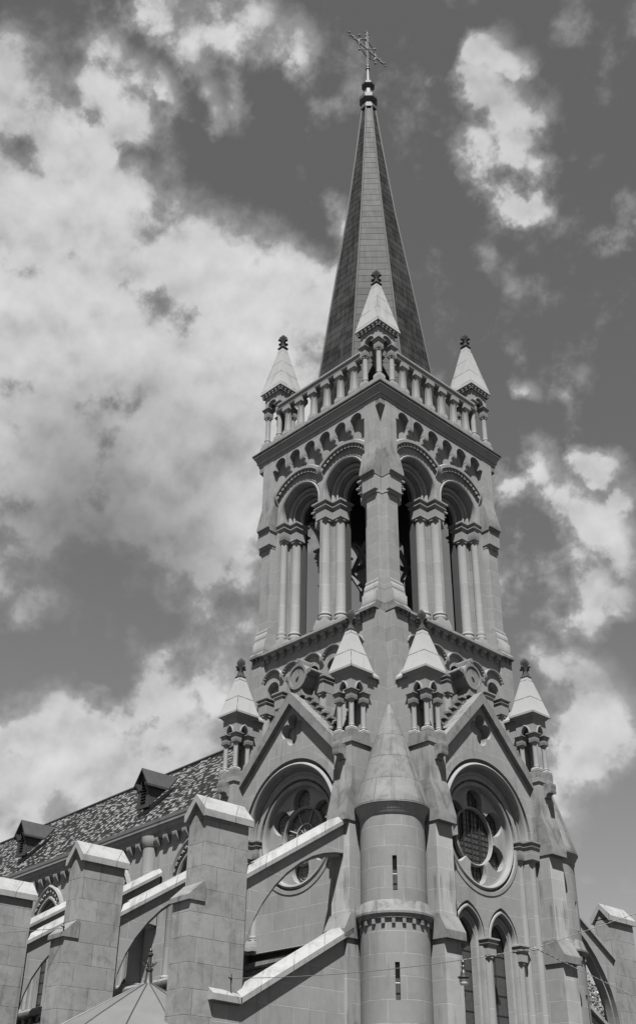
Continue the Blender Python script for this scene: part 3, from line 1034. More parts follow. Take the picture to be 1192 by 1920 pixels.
        for x, z in lobes(0, RZ, .47, 1.50, 6, 90):
            for q in (.14, .27, .38):
                m.arc(x, z, 0, 360, [(q, 4.82), (q, 4.84), (q + .012, 4.84), (q + .012, 4.82)], 14)
            for i in range(4):
                t = rad(45 * i)
                m.tube([(x - .4 * math.cos(t), -4.83, z - .4 * math.sin(t)), (x + .4 * math.cos(t), -4.83, z + .4 * math.sin(t))], .008, 4)
        for i in range(12):
            t = rad(30 * i)
            m.tube([(.1 * math.cos(t), -4.83, RZ + .1 * math.sin(t)), (1.1 * math.cos(t + .3), -4.83, RZ + 1.1 * math.sin(t + .3))], .007, 4)
        m.obj('leading', M['leadbar'], R)
    if lancets:
        for sg in (-1, 1):
            L_ = part('lancet_window', church, sh, rz)
            c = 1.0 if sg > 0 else -1.20
            m = MB()
            m.pointed(c, -15.25, .80, .42, [(0, 5.16), (0, 5.36), (.04, 5.42), (.10, 5.42), (.13, 5.36), (.13, 5.22), (.24, 5.22), (.24, 5.16)], 14, 9.0)
            m.pointed(c, -15.28, .66, .42, [(0, 5.02), (0, 5.18), (.05, 5.24), (.10, 5.24), (.15, 5.18), (.15, 5.02)], 14, 9.0)
            m.obj('arch_mould', M['trim'], L_)
            m = MB()
            m.plate([[(c - .9, GZ), (c + .9, GZ), (c + .9, -13.8), (c - .9, -13.8)], pointhole(c, -15.35, .62, .42, GZ + 1)], 4.9, 5.15)
            m.obj('reveal', M['stone'], L_)
            m = MB()
            m.box(c - .70, c + .70, 4.84, 4.86, GZ + .8, -14.2)
            m.obj('glass', M['glass'], L_)
            m = MB()
            for i in range(14): m.box(c - .65, c + .65, 4.86, 4.88, -24 + i * .75, -23.97 + i * .75)
            m.box(c - .02, c + .02, 4.86, 4.885, GZ + 1, -14.4)
            m.obj('glazing_grid', M['ironbar'], L_)
        for s0, r, hw in ((-.10, .20, .30), (2.06, .17, .27), (-2.25, .17, .27)):
            column(0, 0, GZ + .1, -15.25, r, .6, .42, .34, hw, 16, hw * .85).obj('column', M['shaft'], G, (s0, -5.60, 0))
        MB().box(-.28, .08, 5.1, 5.56, GZ, -15.4).obj('pier', M['stone'], G)
    return G


gable_face(0, False)
gable_face(1, True)
core = MB()
core.bx(-5.3, 4.75, -4.75, 5.3, GZ, -9.3)
core.bx(3.3, 5.38, -5.38, -3.3, GZ, -9.4)
core.bx(3.3, 5.38, 3.3, 5.38, GZ, -9.4)
core.bx(-5.38, -3.3, -5.38, -3.3, GZ, -9.4)
core.prof_s([(4.3, -9.5), (5.38, -9.5), (4.4, -8.2), (4.3, -8.2)], 3.3, 5.0)
core.obj('tower_core', M['stone'], church)


def pinnacle_low():
    """smaller pinnacle standing on a buttress head; its back is walled to the tower"""
    p = part('pinnacle', church, (3.80, -6.05, 0))
    MB().sq(0, 0, [(.56, -8.15), (.56, -7.66), (.5, -7.62)]).obj('plinth', M['hood'], p)
    c0 = None
    for sx, sy in ((1, -1), (-1, -1), (1, 1), (-1, 1)):
        if c0 is None:
            c0 = column(0, 0, -7.64, -5.80, .115, .26, .34, .17, .20, 12, .175).obj('column', M['shaft'], p, (sx * .36, sy * .36, 0))
        else: dup(c0, p, (sx * .36, sy * .36, 0))
    b = MB()
    for k in range(4):
        m = MB()
        ph = pointhole(0, -5.75, .21, .7, -5.80, 8)[2:]
        m.plate([[(-.34, -5.80), (-.21, -5.80)] + ph[::-1] + [(.21, -5.80), (.50, -5.80), (.50, -4.92), (-.34, -4.92)]], .34, .50)
        m.pointed(0, -5.75, .21, .7, [(0, .48), (0, .53), (.05, .55), (.09, .53), (.09, .48)], 8)
        c, s_ = round(math.cos(k * HALF)), round(math.sin(k * HALF))
        m.v = [(x * c - y * s_, x * s_ + y * c, z) for x, y, z in m.v]
        b.add(m.v, m.f)
    b.sq(0, 0, [(.48, -5.05), (.56, -4.98), (.64, -4.88), (.64, -4.84)])
    b.obj('arcade', M['trim'], p)
    MB().sq(0, 0, [(.60, -4.90), (.70, -4.88), (.70, -4.78), (.68, -4.74), (.17, -2.82), (.1, -2.80)]).obj('roof', M['white'], p, smooth=20)
    finial(-2.82, 1.06, .155, p)
    # backing wall and its small saddle roof
    MB().bx(-.46, .46, .52, 1.75, -9.5, -4.95).obj('backing', M['stone'], p)
    MB().prof_y([(-.60, -4.98), (.60, -4.98), (.60, -4.88), (0, -4.20), (-.60, -4.88)], .45, 1.16).obj('saddle_roof', M['coping'], p)
    return p


def buttress():
    """three-stage buttress at s = 3.25 .. 4.30 of a face (local frame: centre line s = 0)"""
    m = MB()
    h = .50
    m.prof_s([(4.6, GZ), (6.86, GZ), (6.86, -15.8), (6.70, -15.5), (6.70, -11.3), (6.56, -11.0), (6.56, -8.14), (4.6, -8.14)], -h, h)
    m.box(-.56, .56, 5.2, 6.62, -8.16, -7.95)
    w = MB()
    h = .55
    w.prof_s([(5.4, -11.46), (6.93, -11.46), (6.93, -11.12), (6.75, -10.45), (6.75, -10.42), (6.57, -9.72), (5.4, -9.72)], -h, h)
    w2 = MB()
    w2.prof_s([(5.4, -15.92), (7.06, -15.92), (7.06, -15.62), (6.71, -15.0), (5.4, -15.0)], -h - .03, h + .03)
    b = MB()
    b.plate([[(-.2, -8.75), (.2, -8.75), (.2, -8.22), (-.2, -8.22)]], 6.5, 6.70)
    b.prof_s([(6.5, -8.85), (6.66, -8.85), (6.72, -8.70), (6.86, -8.66), (6.95, -8.70), (6.98, -8.60), (6.96, -8.48), (6.98, -8.42), (6.98, -8.25), (6.5, -8.25)], -.2, .2)
    return m, w, w2, b


pl = None
bt = None
for (k, sg) in ((0, 1), (0, -1), (1, -1), (1, 1)):
    a = k * HALF
    c, s_ = math.cos(a), math.sin(a)
    x, y = sg * 3.78, 0
    loc = (x * c - y * s_, x * s_ + y * c, 0)
    if bt is None:
        m, w, w2, b = buttress()
        bt = m.obj('buttress', M['butt'], church, loc, a)
        w.obj('weathering', M['hood'], bt, smooth=20)
        w2.obj('weathering', M['hood'], bt, smooth=20)
        b.obj('bracket', M['weather'], bt, smooth=30)
    else: dup(bt, church, loc, a)
    x, y = sg * 3.80, -6.05
    loc = (x * c - y * s_, x * s_ + y * c, 0)
    if pl is None:
        pl = pinnacle_low()
        pl.location = Vector(loc) - Vector(BASE)
        pl.rotation_euler = (0, 0, a)
    else: dup(pl, church, loc, a)

# ================================================================== STAIR TURRETS


def turret(q, sy, slit_az):
    T = part('stair_turret', church, (q, sy * q, 0))
    m = MB()
    # shell with two slit openings
    segs = 48
    slits = [(-14.35, -13.10), (-18.20, -16.92)]
    hwid = .085
    zs = sorted({GZ, -15.4, -11.2, *[z for p in slits for z in p]})
    dw = hwid / 1.3
    angs = [slit_az - dw, slit_az + dw] + [slit_az + dw + (2 * PI - 2 * dw) * i / segs for i in range(1, segs)]
    n = len(angs)
    rr = lambda z: 1.33 if z < -15.4 else 1.29
    def ring(z, r): return [(r * math.cos(t), r * math.sin(t), z) for t in angs]
    for z0, z1 in zip(zs, zs[1:]):
        r = 1.33 if z1 <= -15.4 else 1.29
        vs = ring(z0, r) + ring(z1, r)
        fs = []
        for i in range(n):
            j = (i + 1) % n
            if i == 0 and (z0, z1) in [(min(p), max(p)) for p in slits]: continue
            fs.append((i, j, j + n, i + n))
        m.add(vs, fs)
    for p in slits:       # reveals
        a, b = angs[0], angs[1]
        for (r0, r1) in ((1.31, 1.0),):
            pa = [(r0 * math.cos(a), r0 * math.sin(a)), (r0 * math.cos(b), r0 * math.sin(b))]
            da, db = (math.cos(slit_az) * .3, math.sin(slit_az) * .3), 0
            pb = [(pa[0][0] - da[0], pa[0][1] - da[1]), (pa[1][0] - da[0], pa[1][1] - da[1])]
            z0, z1 = p
            vs = [(*pa[0], z0), (*pa[1], z0), (*pb[1], z0), (*pb[0], z0), (*pa[0], z1), (*pa[1], z1), (*pb[1], z1), (*pb[0], z1)]
            m.add(vs, [(0, 1, 2, 3), (4, 5, 6, 7), (0, 3, 7, 4), (1, 2, 6, 5)])
    for o in m.obj('shell', M['turret'], T), : pass
    c, s_ = math.cos(slit_az), math.sin(slit_az)
    for p in slits:
        g_ = MB()
        pts = [(1.03 * c - e * s_, 1.03 * s_ + e * c) for e in (-.12, .12)]
        g_.add([(*pts[0], p[0] - .02), (*pts[1], p[0] - .02), (*pts[1], p[1] + .02), (*pts[0], p[1] + .02), (pts[0][0] - .05 * c, pts[0][1] - .05 * s_, p[0]), (pts[1][0] - .05 * c, pts[1][1] - .05 * s_, p[0]), (pts[1][0] - .05 * c, pts[1][1] - .05 * s_, p[1]), (pts[0][0] - .05 * c, pts[0][1] - .05 * s_, p[1])],
               [(0, 1, 2, 3), (4, 7, 6, 5), (0, 4, 5, 1), (3, 2, 6, 7)])
        g_.obj('slit_window', M['glass'], T)
        g_ = MB()
        zc = p[0] + (p[1] - p[0]) * .45
        e0, e1 = [(1.22 * c - e * s_, 1.22 * s_ + e * c) for e in (-.1, .1)]
        g_.tube([(*e0, zc), (*e1, zc)], .02, 5)
        g_.obj('slit_bar', M['leadbar'], T)
    m = MB()
    m.lathe(0, 0, [(1.3, -15.42), (1.42, -15.38), (1.44, -15.28), (1.50, -15.22), (1.50, -15.14), (1.42, -15.04), (1.31, -14.72), (1.28, -14.70)], 64)
    for i in range(22):
        t = 2 * PI * i / 22
        d = MB().bx(1.30, 1.42, -.065, .065, -15.58, -15.40)
        d.v = [(x * math.cos(t) - y * math.sin(t), x * math.sin(t) + y * math.cos(t), z) for x, y, z in d.v]
        m.add(d.v, d.f)
    m.obj('string_course', M['weather'], T)
    MB().lathe(0, 0, [(1.28, -11.5), (1.33, -11.45), (1.36, -11.30), (1.44, -11.18), (1.49, -11.06), (1.2, -11.04)], 64).obj('eave_mould', M['trim'], T)
    cn = MB().lathe(0, 0, [(1.35, -11.06), (1.52, -11.05), (1.52, -10.97), (1.40, -10.55), (1.13, -9.62), (.84, -8.68), (.55, -7.78), (.28, -7.05), (.06, -6.55), (.01, -6.48)], 64)
    cn.obj('roof', M['cone'], T, smooth=60)
    return T


turret(5.3, -1, rad(-45))
turret(5.15, 1, rad(10))

# ================================================================== PIERS, FLYING BUTTRESSES


def pier(xc, sy, hw=.49):
    m = MB()
    y = lambda v: sy * v
    m.prof_x([(y(11.75), GZ), (y(14.18), GZ), (y(14.18), -15.6), (y(13.72), -15.2), (y(13.72), -12.55), (y(11.75), -12.55)], xc - hw, xc + hw)
    m.prof_y([(xc - hw, -12.6), (xc + hw, -12.6), (xc, -12.0)], y(11.75), y(13.70))
    m.shear()
    P_ = m.obj('pier', M['pier'], church)
    c = MB()
    e = hw + .13
    c.prof_y([(xc - e, -12.72), (xc - e + .12, -12.72), (xc, -12.10), (xc + e - .12, -12.72), (xc + e, -12.72), (xc + e, -12.48), (xc, -11.82), (xc - e, -12.48)], y(11.62), y(13.88))
    c.shear()
    c.obj('coping', M['coping'], P_, smooth=20)
    c = MB()
    c.prof_x([(y(13.6), -15.62), (y(14.30), -15.62), (y(14.30), -15.45), (y(13.74), -14.96), (y(13.6), -14.96)], xc - hw - .05, xc + hw + .05)
    c.shear()
    c.obj('set_off', M['hood'], P_, smooth=20)
    return P_


def flyer(xc, sy, yin):
    hw = .36
    sl = .592
    top = lambda v: -14.55 + (11.8 - v) * sl
    arcp = [(11.76, -18.2), (11.72, -17.4), (11.55, -16.6), (11.25, -15.85), (10.85, -15.2), (10.3, -14.52), (9.7, -13.95), (9.05, -13.48), (8.4, -13.12), (7.8, -12.9), (7.2, -12.76), (6.75, -12.72)]
    if yin < 6: arcp += [(6.2, -12.70), (5.6, -12.72), (yin, -12.8)]
    poly = [(sy * a, b) for a, b in arcp] + [(sy * yin, top(yin)), (sy * 11.76, top(11.76))]
    m = MB()
    m.prof_x(poly, xc - hw, xc + hw)
    m.shear()
    F = m.obj('flying_buttress', M['stone'], church)
    m = MB()
    ip = [(a - .13, b - .07) for a, b in arcp[:-1]] + [(arcp[-1][0], arcp[-1][1] - .10)]
    m.prof_x([(sy * 11.74, -18.25)] + [(sy * a, b) for a, b in ip] + [(sy * a, b + .3) for a, b in ip[::-1]] + [(sy * 11.74, -17.9)], xc - .19, xc + .17)
    m.shear()
    m.obj('inner_arch', M['stone'], F)
    c = MB()
    e = .50
    p0, p1 = 11.76, yin - .02
    # coping with a bevelled upper edge
    vs = []
    for v in (p0, p1):
        z = top(v)
        y_ = sy * v
        vs += [(xc - e, y_, z - .02), (xc + e, y_, z - .02), (xc + e, y_, z + .14), (xc + e - .22, y_, z + .36), (xc - e + .22, y_, z + .36), (xc - e, y_, z + .14)]
    c.add(vs, [(0, 1, 2, 3, 4, 5), (6, 11, 10, 9, 8, 7)] + [(i, (i + 1) % 6, (i + 1) % 6 + 6, i + 6) for i in range(6)])
    c.shear()
    c.obj('coping', M['coping'], F, smooth=20)
    return F


for xc in (3.62, -4.12, -11.15, -18.2, -25.4):
    pier(xc, -1)
    flyer(xc, -1, 6.62 if xc > 0 else 4.85)
pier(3.62, 1)
flyer(3.62, 1, 6.62)
pier(-4.12, 1)
flyer(-4.12, 1, 4.85)

# ================================================================== AISLE
for sy in (-1, 1):
    y = lambda v: sy * v
    m = MB()
    z_in, z_out = -16.05, -18.95
    m.prof_x([(y(6.5), GZ), (y(12.9), GZ), (y(13.0), -18.75), (y(11.95), -18.75), (y(6.5), -15.78)], 3.3, 4.15)
    A = m.obj('aisle_end_wall', M['stone'], church)
    c = MB()
    vs = []
    for (v, z) in ((6.55, -15.72), (11.97, -18.70)):
        vs += [(3.35, y(v), z), (4.36, y(v), z), (4.36, y(v), z + .20), (4.10, y(v), z + .42), (3.6, y(v), z + .42), (3.35, y(v), z + .20)]
    c.add(vs, [(0, 1, 2, 3, 4, 5), (6, 11, 10, 9, 8, 7)] + [(i, (i + 1) % 6, (i + 1) % 6 + 6, i + 6) for i in range(6)])
    vs = []
    for (v, z, b) in ((11.93, -18.70, .42), (13.20, -18.66, .52)):
        vs += [(3.35, y(v), z), (4.36, y(v), z), (4.36, y(v), z + .20), (3.9, y(v), z + b + .02), (3.6, y(v), z + b + .02), (3.35, y(v), z + .20)]
    c.add(vs, [(0, 1, 2, 3, 4, 5), (6, 11, 10, 9, 8, 7)] + [(i, (i + 1) % 6, (i + 1) % 6 + 6, i + 6) for i in range(6)])
    c.obj('coping', M['coping'], A, smooth=20)
    # lean-to roof, its upper cornice and outer wall
    r = MB()
    r.prof_x([(y(5.0), -15.98), (y(12.6), -19.30), (y(12.6), -19.50), (y(5.0), -16.4)], -34, 3.4)
    r.shear()
    r.obj('aisle_roof', M['slate'], church, smooth=0)
    w = MB()
    w.bx(-34, 3.4, min(y(12.0), y(12.3)), max(y(12.0), y(12.3)), GZ, -20.0)
    w.obj('aisle_wall', M['stone'], church)
    for (xa, xb, o_, dzz) in ((-34, -5.0, 0, 0), (-5.0, 3.25, .14, -.06)):
        c = MB()
        y0 = 4.75 + o_ * .9
        if xa > -10 and sy < 0: c.prof_x([(y(4.9), -15.68), (y(5.50), -15.68), (y(5.50), -15.86), (y(5.42), -15.94), (y(5.2), -15.96), (y(4.9), -15.96)], xa, xb)
        else: c.prof_x([(y(y0), -16.0 + dzz), (y(5.55 + o_), -15.86 + dzz), (y(5.62 + o_), -15.72 + dzz), (y(5.62 + o_), -15.60 + dzz), (y(5.5 + o_), -15.48 + dzz), (y(y0), -15.35 + dzz)], xa, xb)
        i = 0
        while xb - .3 - i * .72 > xa + .1:
            x = xb - .3 - i * .72
            yy = sorted((y(4.9 + o_), y(5.44 + o_ * (-.5 if sy < 0 else 1))))
            c.bx(x - .13, x + .13, yy[0], yy[1], -16.18 + dzz, -15.92 + dzz)
            i += 1
        yy = sorted((y(4.75 + o_), y(5.2 + o_)))
        c.bx(xa, xb, yy[0], yy[1], -17.2, -15.9 + dzz)
        c.shear()
        c.obj('aisle_cornice', M['weather'], church)
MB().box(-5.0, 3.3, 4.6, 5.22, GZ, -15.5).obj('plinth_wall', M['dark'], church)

# ================================================================== NAVE
NW = 4.72
XW = -40.0
wins = (-8.35, -15.0, -21.25, -27.5)
for sy in (-1, 1):
    yy = sy * NW
    m = MB()
    holes = [pointhole(c, -11.25, 1.12, .42, -15.3) for c in wins]
    loops = [[(XW, GZ), (-4.2, GZ), (-4.2, -7.95), (XW, -7.95)]] + holes
    m.plate(loops, NW - .5, NW)
    if sy > 0: m.v = [(x, -y, z) for x, y, z in m.v]
    m.shear()
    Nw = m.obj('nave_wall', M['stone'], church)
    # cornice, gutter and corbels
    c = MB()
    c.prof_x([(sy * (NW - .1), -8.55), (sy * (NW + .12), -8.50), (sy * (NW + .16), -8.30), (sy * (NW + .34), -8.16), (sy * (NW + .36), -8.02), (sy * (NW + .48), -7.98), (sy * (NW + .5), -7.80), (sy * (NW + .40), -7.74), (sy * (NW - .1), -7.74)], XW, -4.6)
    c.shear()
    c.obj('cornice', M['trim'], Nw, smooth=20)
    c0 = None
    for i in range(44):
        x = -5.0 - i * .78
        q = [(sy * (NW - .05), -8.98), (sy * (NW + .10), -8.90), (sy * (NW + .26), -8.72), (sy * (NW + .30), -8.66), (sy * (NW + .30), -8.49), (sy * (NW - .05), -8.49)]
        dz = .033 * (x - 4.1)
        if c0 is None: c0 = MB().prof_x(q, -.16, .16).obj('corbel', M['trim'], Nw, (x, 0, dz))
        else: dup(c0, Nw, (x, 0, dz))
    # half columns between the windows
    for xc in (-11.85, -18.2, -24.4):
        dz = .033 * (xc - 4.1)
        c = MB()
        c.lathe(0, 0, [(.40, -10.9), (.52, -10.86), (.54, -10.78), (.46, -10.70), (.46, -10.42), (.38, -10.35), (.38, -8.9), (.42, -8.85), (.50, -8.55), (.50, -8.35)], 24)
        c.obj('half_column', M['shaft'], Nw, (xc, sy * (NW + .10), dz))
    if sy < 0:
        for xc, r in ((-12.3, .40), (-9.75, .20), (-18.9, .40), (-16.7, .20), (-22.9, .2), (-19.9, .2), (-13.35, .2), (-6.9, .2)):
            dz = .033 * (xc - 4.1)
            c = MB()
            c.sq(0, 0, [(r * 1.7, -16.0), (r * 1.7, -15.55), (r * 1.4, -15.5)])
            c.lathe(0, 0, [(r * 1.5, -15.52), (r * 1.55, -15.42), (r * 1.25, -15.36), (r * 1.35, -15.28), (r, -15.2), (r, -11.6), (r * 1.3, -11.5), (r * 1.5, -11.1)], 20)
            c.obj('wall_column', M['shaft'], Nw, (xc, -(NW + .08), dz))
        for xc in wins:
            Wd = part('clerestory_window', church)
            a = MB()
            a.pointed(xc, -11.25, 1.12, .42, [(0, NW - .1), (-.02, NW + .02), (.06, NW + .10), (.15, NW + .10), (.20, NW + .02), (.20, NW - .1)], 14, 4.0)
            a.pointed(xc, -11.25, 1.0, .42, [(0, NW - .32), (0, NW - .2), (.06, NW - .14), (.14, NW - .2), (.14, NW - .32)], 14, 4.0)
            a.shear()
            a.obj('arch_mould', M['trim'], Wd)
            h = MB()
            h.pointed(xc, -11.15, 1.52, .38, [(0, NW - .05), (-.02, NW + .12), (.10, NW + .20), (.20, NW + .14), (.22, NW - .05)], 14)
            R_h = 1.52 * 1.38
            am = math.acos(.38 / 1.38)
            for sg in (-1, 1):
                for i in range(8):
                    t = am * (i + .3) / 8
                    rr_ = R_h - .10
                    x_, z_ = xc + sg * (-.38 * 1.52 + rr_ * math.cos(t)), -11.15 + rr_ * math.sin(t)
                    d = MB().box(-.06, .06, NW - .02, NW + .14, -.08, .08)
                    ang = t * sg
                    d.v = [(x_ + x * math.cos(ang) - z * math.sin(ang), y, z_ + x * math.sin(ang) + z * math.cos(ang)) for x, y, z in d.v]
                    h.add(d.v, d.f)
            h.shear()
            h.obj('hood_mould', M['trim'], Wd)
            t = MB()
            t.plate([[(xc - 1.1, -15.4), (xc + 1.1, -15.4), (xc + 1.1, -9.3), (xc - 1.1, -9.3)], pointhole(xc - .5, -12.3, .40, .5, -15.35), pointhole(xc + .5, -12.3, .40, .5, -15.35), circ(xc, -10.75, .42, 18)], NW - .52, NW - .34)
            t.shear()
            t.obj('tracery', M['trim'], Wd)
            t = MB()
            t.box(xc - 1.1, xc + 1.1, NW - .62, NW - .58, -15.4, -9.3)
            t.shear()
            t.obj('glass', M['glass'], Wd)
            t = MB()
            for i in range(8): t.box(xc - 1.05, xc + 1.05, NW - .58, NW - .56, -15.0 + i * .55, -14.96 + i * .55)
            t.shear()
            t.obj('glazing_grid', M['ironbar'], Wd)
        # plain recessed field under each window head
# roof
RZ0, RY0 = -2.42, 5.12
EZ = -7.76
m = MB()
m.prof_x([(-RY0, EZ), (RY0, EZ), (0, RZ0)], XW, -4.3)
m.shear()
rf = m.obj('nave_roof', M['slate'], church, smooth=0)
m = MB()
m.tube([(-4.4, 0, RZ0 + .02), (XW + 2, 0, RZ0 + .02)], .11, 8)
m.shear()
m.obj('ridge_roll', M['lead'], rf)
m = MB()
m.prof_x([(-RY0 + .02, EZ - .04), (-RY0 - .12, EZ - .06), (-RY0 - .16, EZ + .10), (-RY0 - .02, EZ + .14)], XW, -4.62)
m.shear()
m.obj('gutter', M['trim'], rf)
# transept roof beyond
m = MB()
m.prof_x([(44.5, -9.2), (33.2, -9.2), (38.8, -3.70)], -9.5, 9.5)
m.obj('transept_roof', M['slate'], church, rz=HALF, smooth=0)
MB().bx(-44.2, -33.5, -9.2, 9.2, GZ, -9.2).obj('transept_wall', M['stone'], church)


def dormer(xc, dz):
    D_ = part('dormer', church, (xc, 0, dz))
    sl_ = (RZ0 - EZ) / RY0
    zr = lambda y: EZ + (RY0 - y) * sl_           # roof level at distance y from the ridge line
    yf = 4.05
    b = MB()
    z0 = zr(yf) - .05
    ze, zp = -5.35, -4.50
    hw = .46
    yb = RY0 - (ze - EZ) / sl_
    # two cheeks
    for sg in (-1, 1):
        x0, x1 = sorted((sg * hw, sg * (hw - .07)))
        MB().prof_x([(-yf, z0), (-yf, ze), (-(yb - .1), ze), ], x0, x1).obj('cheek', M['dormer'], D_)
    f = MB()
    lp = [(-hw - .02, z0), (hw + .02, z0), (hw + .02, ze), (0, ze + .72), (-hw - .02, ze)]
    f.plate([lp, archhole(0, ze - .05, .27, z0 + .15, 12)], yf - .06, yf + .04)
    for sg in (-1, 1):
        f.prof_s([(yf, ze - .45), (yf + .1, ze - .4), (yf + .26, ze - .12), (yf + .26, ze + .02), (yf, ze + .02)], sg * .42 - .07, sg * .42 + .07)
        f.box(sg * .27 - .05, sg * .27 + .05, yf, yf + .10, ze - .32, ze - .08)
    f.obj('front', M['dormer'], D_)
    l = MB()
    for i in range(8):
        zz = z0 + .2 + i * .16
        l.prof_s([(yf - .14, zz + .10), (yf - .02, zz), (yf - .01, zz + .02), (yf - .13, zz + .12)], -.26, .26)
    l.box(-.27, .27, yf - .3, yf - .25, z0, ze + .3)
    l.obj('louvre_panel', M['ironbar'], D_)
    r = MB()
    yp = RY0 - (zp - EZ) / sl_
    e = hw + .2
    zz = ze - .12
    ye = RY0 - (zz - EZ) / sl_
    for sg in (-1, 1):
        vs = [(0, -(yf + .28), zp), (sg * e, -(yf + .28), zz), (sg * e, -(ye - .05), zz), (0, -(yp - .1), zp)]
        v2 = [(x, y, z - .12) for x, y, z in vs]
        r.add(vs + v2, [(0, 1, 2, 3), (7, 6, 5, 4), (0, 4, 5, 1), (1, 5, 6, 2), (2, 6, 7, 3), (3, 7, 4, 0)])
    r.obj('roof', M['dormtop'], D_, smooth=0)
    return D_


dormer(-14.05, -.05)
dormer(-26.6, -.45)
dormer(-39.0, -.9) if False else None

# ================================================================== CHAPEL ROOF (polygonal, standing seams)
CX, CY, CZ = .4, -13.0, -17.9
N = 14
Ch = part('chapel', church)
MB().lathe(CX, CY, [(4.3, GZ), (4.3, CZ - 2.5)], N, .1).obj('wall', M['stone'], Ch)
pr = [(4.9, CZ - 2.52), (4.9, CZ - 2.45), (2.6, CZ - 1.18), (1.0, CZ - .34), (.16, CZ + .08), (.1, CZ + .1)]
MB().lathe(CX, CY, pr, N, .1).obj('roof', M['chapel'], Ch, smooth=0)
sm = MB()
for i in range(N):
    t = .1 + 2 * PI * i / N
    sm.tube([(CX + r * math.cos(t), CY + r * math.sin(t), z + .01) for r, z in pr[1:5]], .024, 5)
sm.obj('seam_net', M['seam'], Ch)
fn = MB()
fn.lathe(CX, CY, [(.22, CZ + .02), (.15, CZ + .12), (.10, CZ + .5), (.13, CZ + .52), (.13, CZ + .6), (.07, CZ + .62), (.06, CZ + 1.0), (.10, CZ + 1.04), (.10, CZ + 1.10), (.05, CZ + 1.14), (.07, CZ + 1.2), (.03, CZ + 1.28)], 12)
for i in range(4):
    t = i * HALF + .5
    c, s_ = math.cos(t), math.sin(t)
    fn.tube([(CX + r * c, CY + r * s_, CZ + z) for r, z in ((.05, .68), (.14, .66), (.22, .74), (.26, .80), (.30, .78))], .022, 5)
fn.obj('roof_finial', M['iron'], Ch)

# ================================================================== THINGS OF THE STREET


def px(x, y, w):
    """world point at depth w (metres along the view axis)"""
    d = F_ + R_ * ((x - 596) / 2026.2) - U_ * ((y - 960) / 2026.2)
    return CAMP + d * w


def cable_pts(a, b, sag, n=14):
    a, b = Vector(a), Vector(b)
    return [a.lerp(b, i / n) - Vector((0, 0, sag * 4 * (i / n) * (1 - i / n))) for i in range(n + 1)]


HK = Vector((4.4, -12.4, -17.95))           # hook on the aisle coping
LA = Vector((12.90, -10.68, -18.09))        # where the lamp hangs
KN = Vector((14.51, -9.27, -17.78))         # knot
E1 = Vector((24.5, -2.0, -14.6)) if False else KN + (Vector((16.97, -7.49, -16.87)) - KN) * 2.2
E2 = KN + (Vector((16.05, -6.58, -18.99)) - KN) * 2.0
o = MB().tube(cable_pts(HK, LA, .12, 24), .011, 5).obj('steel_cable', M['cabled'])
tag(o, 'thin dark cable from the hook on the aisle coping to the hanging lamp', 'cable')


def beaded(name, a, b, lab, sag=.0):
    m = MB()
    pts = cable_pts(a, b, sag, 20)
    L = (Vector(b) - Vector(a)).length
    n = int(L / .16)
    k = lambda q: Vector(a).lerp(Vector(b), q) - Vector((0, 0, sag * 4 * q * (1 - q)))
    pp, rr = [], []
    for i in range(n):
        for q, r in ((0, .006), (.2, .006), (.21, .014), (.72, .014), (.73, .006)):
            pp.append(k((i + q) / n))
            rr.append(r)
    m.tube(pp, rr, 6)
    o = m.obj(name, M['cable'])
    tag(o, lab, 'string lights', 'bulb cords in front of the tower')


beaded('bulb_cord', LA, KN, 'pale beaded cord between the hanging lamp and the knot')
beaded('bulb_cord', KN, E1, 'pale beaded cord rising right from the knot past the far pier')
beaded('bulb_cord', KN, E2, 'pale beaded cord falling right from the knot across the arch')
m = MB()
ringp = [KN + Vector((.09 * math.cos(t * PI / 6), .09 * math.sin(t * PI / 6), -.02 + .04 * math.sin(t * PI / 6))) for t in range(13)]
m.tube(ringp, .02, 6)
m.ball(tuple(KN), .05, 6)
tag(m.obj('cord_knot', M['cable']), 'pale ring and knot where the three cords meet', 'knot')
o = MB().tube(cable_pts((-3.6, -14.35, -15.6), (-9.6, -19.4, -15.95), .05, 16), .012, 5).obj('steel_cable', M['cabled'])
tag(o, 'thin cable leaving the second pier toward the left edge', 'cable')


def hook(loc, lab):
    m = MB()
    x, y, z = loc
    m.tube([(x, y, z - .12), (x, y, z + .12), (x + .06, y - .05, z + .20), (x + .12, y - .1, z + .16)], .022, 6)
    m.tube([(x - .14, y + .1, z + .02), (x, y, z + .06), (x + .02, y - .14, z + .1)], .02, 6)
    m.ball((x, y, z + .06), .04, 6)
    return tag(m.obj('cable_hook', M['iron']), lab, 'hook')


hook((HK.x - .1, HK.y, HK.z - .08), 'small black cable hook standing on the aisle wall coping')
hook((-3.62, -14.28, -15.62), 'small black cable hook on the set-off of the second pier')

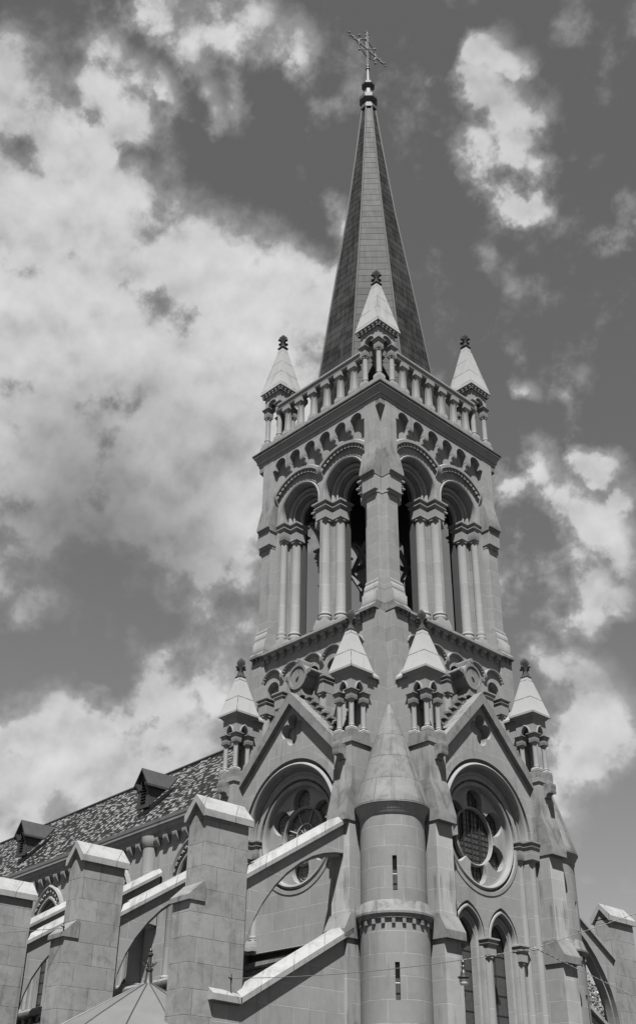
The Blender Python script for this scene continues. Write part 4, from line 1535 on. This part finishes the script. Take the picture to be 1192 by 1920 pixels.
lamp = empty('street_lamp', LA - Vector((0, 0, .66)), 'black bell-shaped hanging street lamp with white glass below, hung on the cable', 'street lamp')
m = MB()
m.lathe(0, 0, [(.012, .72), (.02, .66), (.05, .62), (.06, .58), (.045, .54), (.03, .52), (.055, .49), (.065, .45), (.05, .41), (.05, .38), (.085, .33), (.095, .26), (.10, .23), (.18, .195), (.185, .17), (.145, .155), (.14, .13), (.13, .12)], 24)
m.obj('housing', M['lamp'], lamp)
MB().lathe(0, 0, [(.05, -.04), (.10, -.035), (.125, -.01), (.135, .05), (.135, .13), (.1, .14)], 24).obj('glass_bowl', M['opal'], lamp)
MB().lathe(0, 0, [(.137, .055), (.142, .06), (.142, .075), (.137, .08)], 24).obj('band', M['lamp'], lamp)

# ================================================================== TREE
tr = empty('tree', (-17.5, 43.0, GZ), 'leafy tree seen through the arch of the right flying buttress', 'tree')
m = MB()
m.tube([(0, 0, 0), (.1, .05, 3), (-.1, .1, 6), (.1, 0, 9), (0, .1, 12)], [.38, .32, .26, .18, .06], 10)
limbs = []
for i in range(16):
    a = random.uniform(0, 2 * PI)
    z = random.uniform(4, 10.5)
    L = random.uniform(2.2, 4.2) * (1 - (z - 4) / 12)
    e = (L * math.cos(a), L * math.sin(a), z + L * .6)
    m.tube([(0, 0, z), (e[0] * .5, e[1] * .5, z + L * .2), e], [.13, .09, .03], 6)
    limbs.append(e)
m.obj('trunk', M['bark'], tr)
lf = MB()
cl_ = limbs + [(random.gauss(0, 2.4), random.gauss(0, 2.4), random.uniform(5, 15)) for _ in range(90)]
for c in cl_:
    R0 = random.uniform(.7, 1.3)
    for i in range(150):
        d = Vector((random.gauss(0, 1), random.gauss(0, 1), random.gauss(0, 1))).normalized() * R0 * random.uniform(.5, 1) ** .5
        p = Vector(c) + d
        u = Vector((random.gauss(0, 1), random.gauss(0, 1), random.gauss(0, .6))).normalized()
        v = u.orthogonal().normalized()
        s0 = random.uniform(.09, .17)
        lf.add([p - u * s0, p + v * s0 * .5, p + u * s0, p - v * s0 * .5], [(0, 1, 2, 3)])
lf.mesh
me = bpy.data.meshes.new('crown')
me.from_pydata([tuple(v) for v in lf.v], [], lf.f)
me.materials.append(M['leaf'])
co = bpy.data.objects.new('crown', me)
COL.objects.link(co)
co.parent = tr

# ================================================================== GROUND
m = MB()
m.add([(-1500, -1500, GZ), (1500, -1500, GZ), (1500, 1500, GZ), (-1500, 1500, GZ)], [(0, 1, 2, 3)])
go = m.obj('ground', M['ground'])
go['kind'] = 'structure'
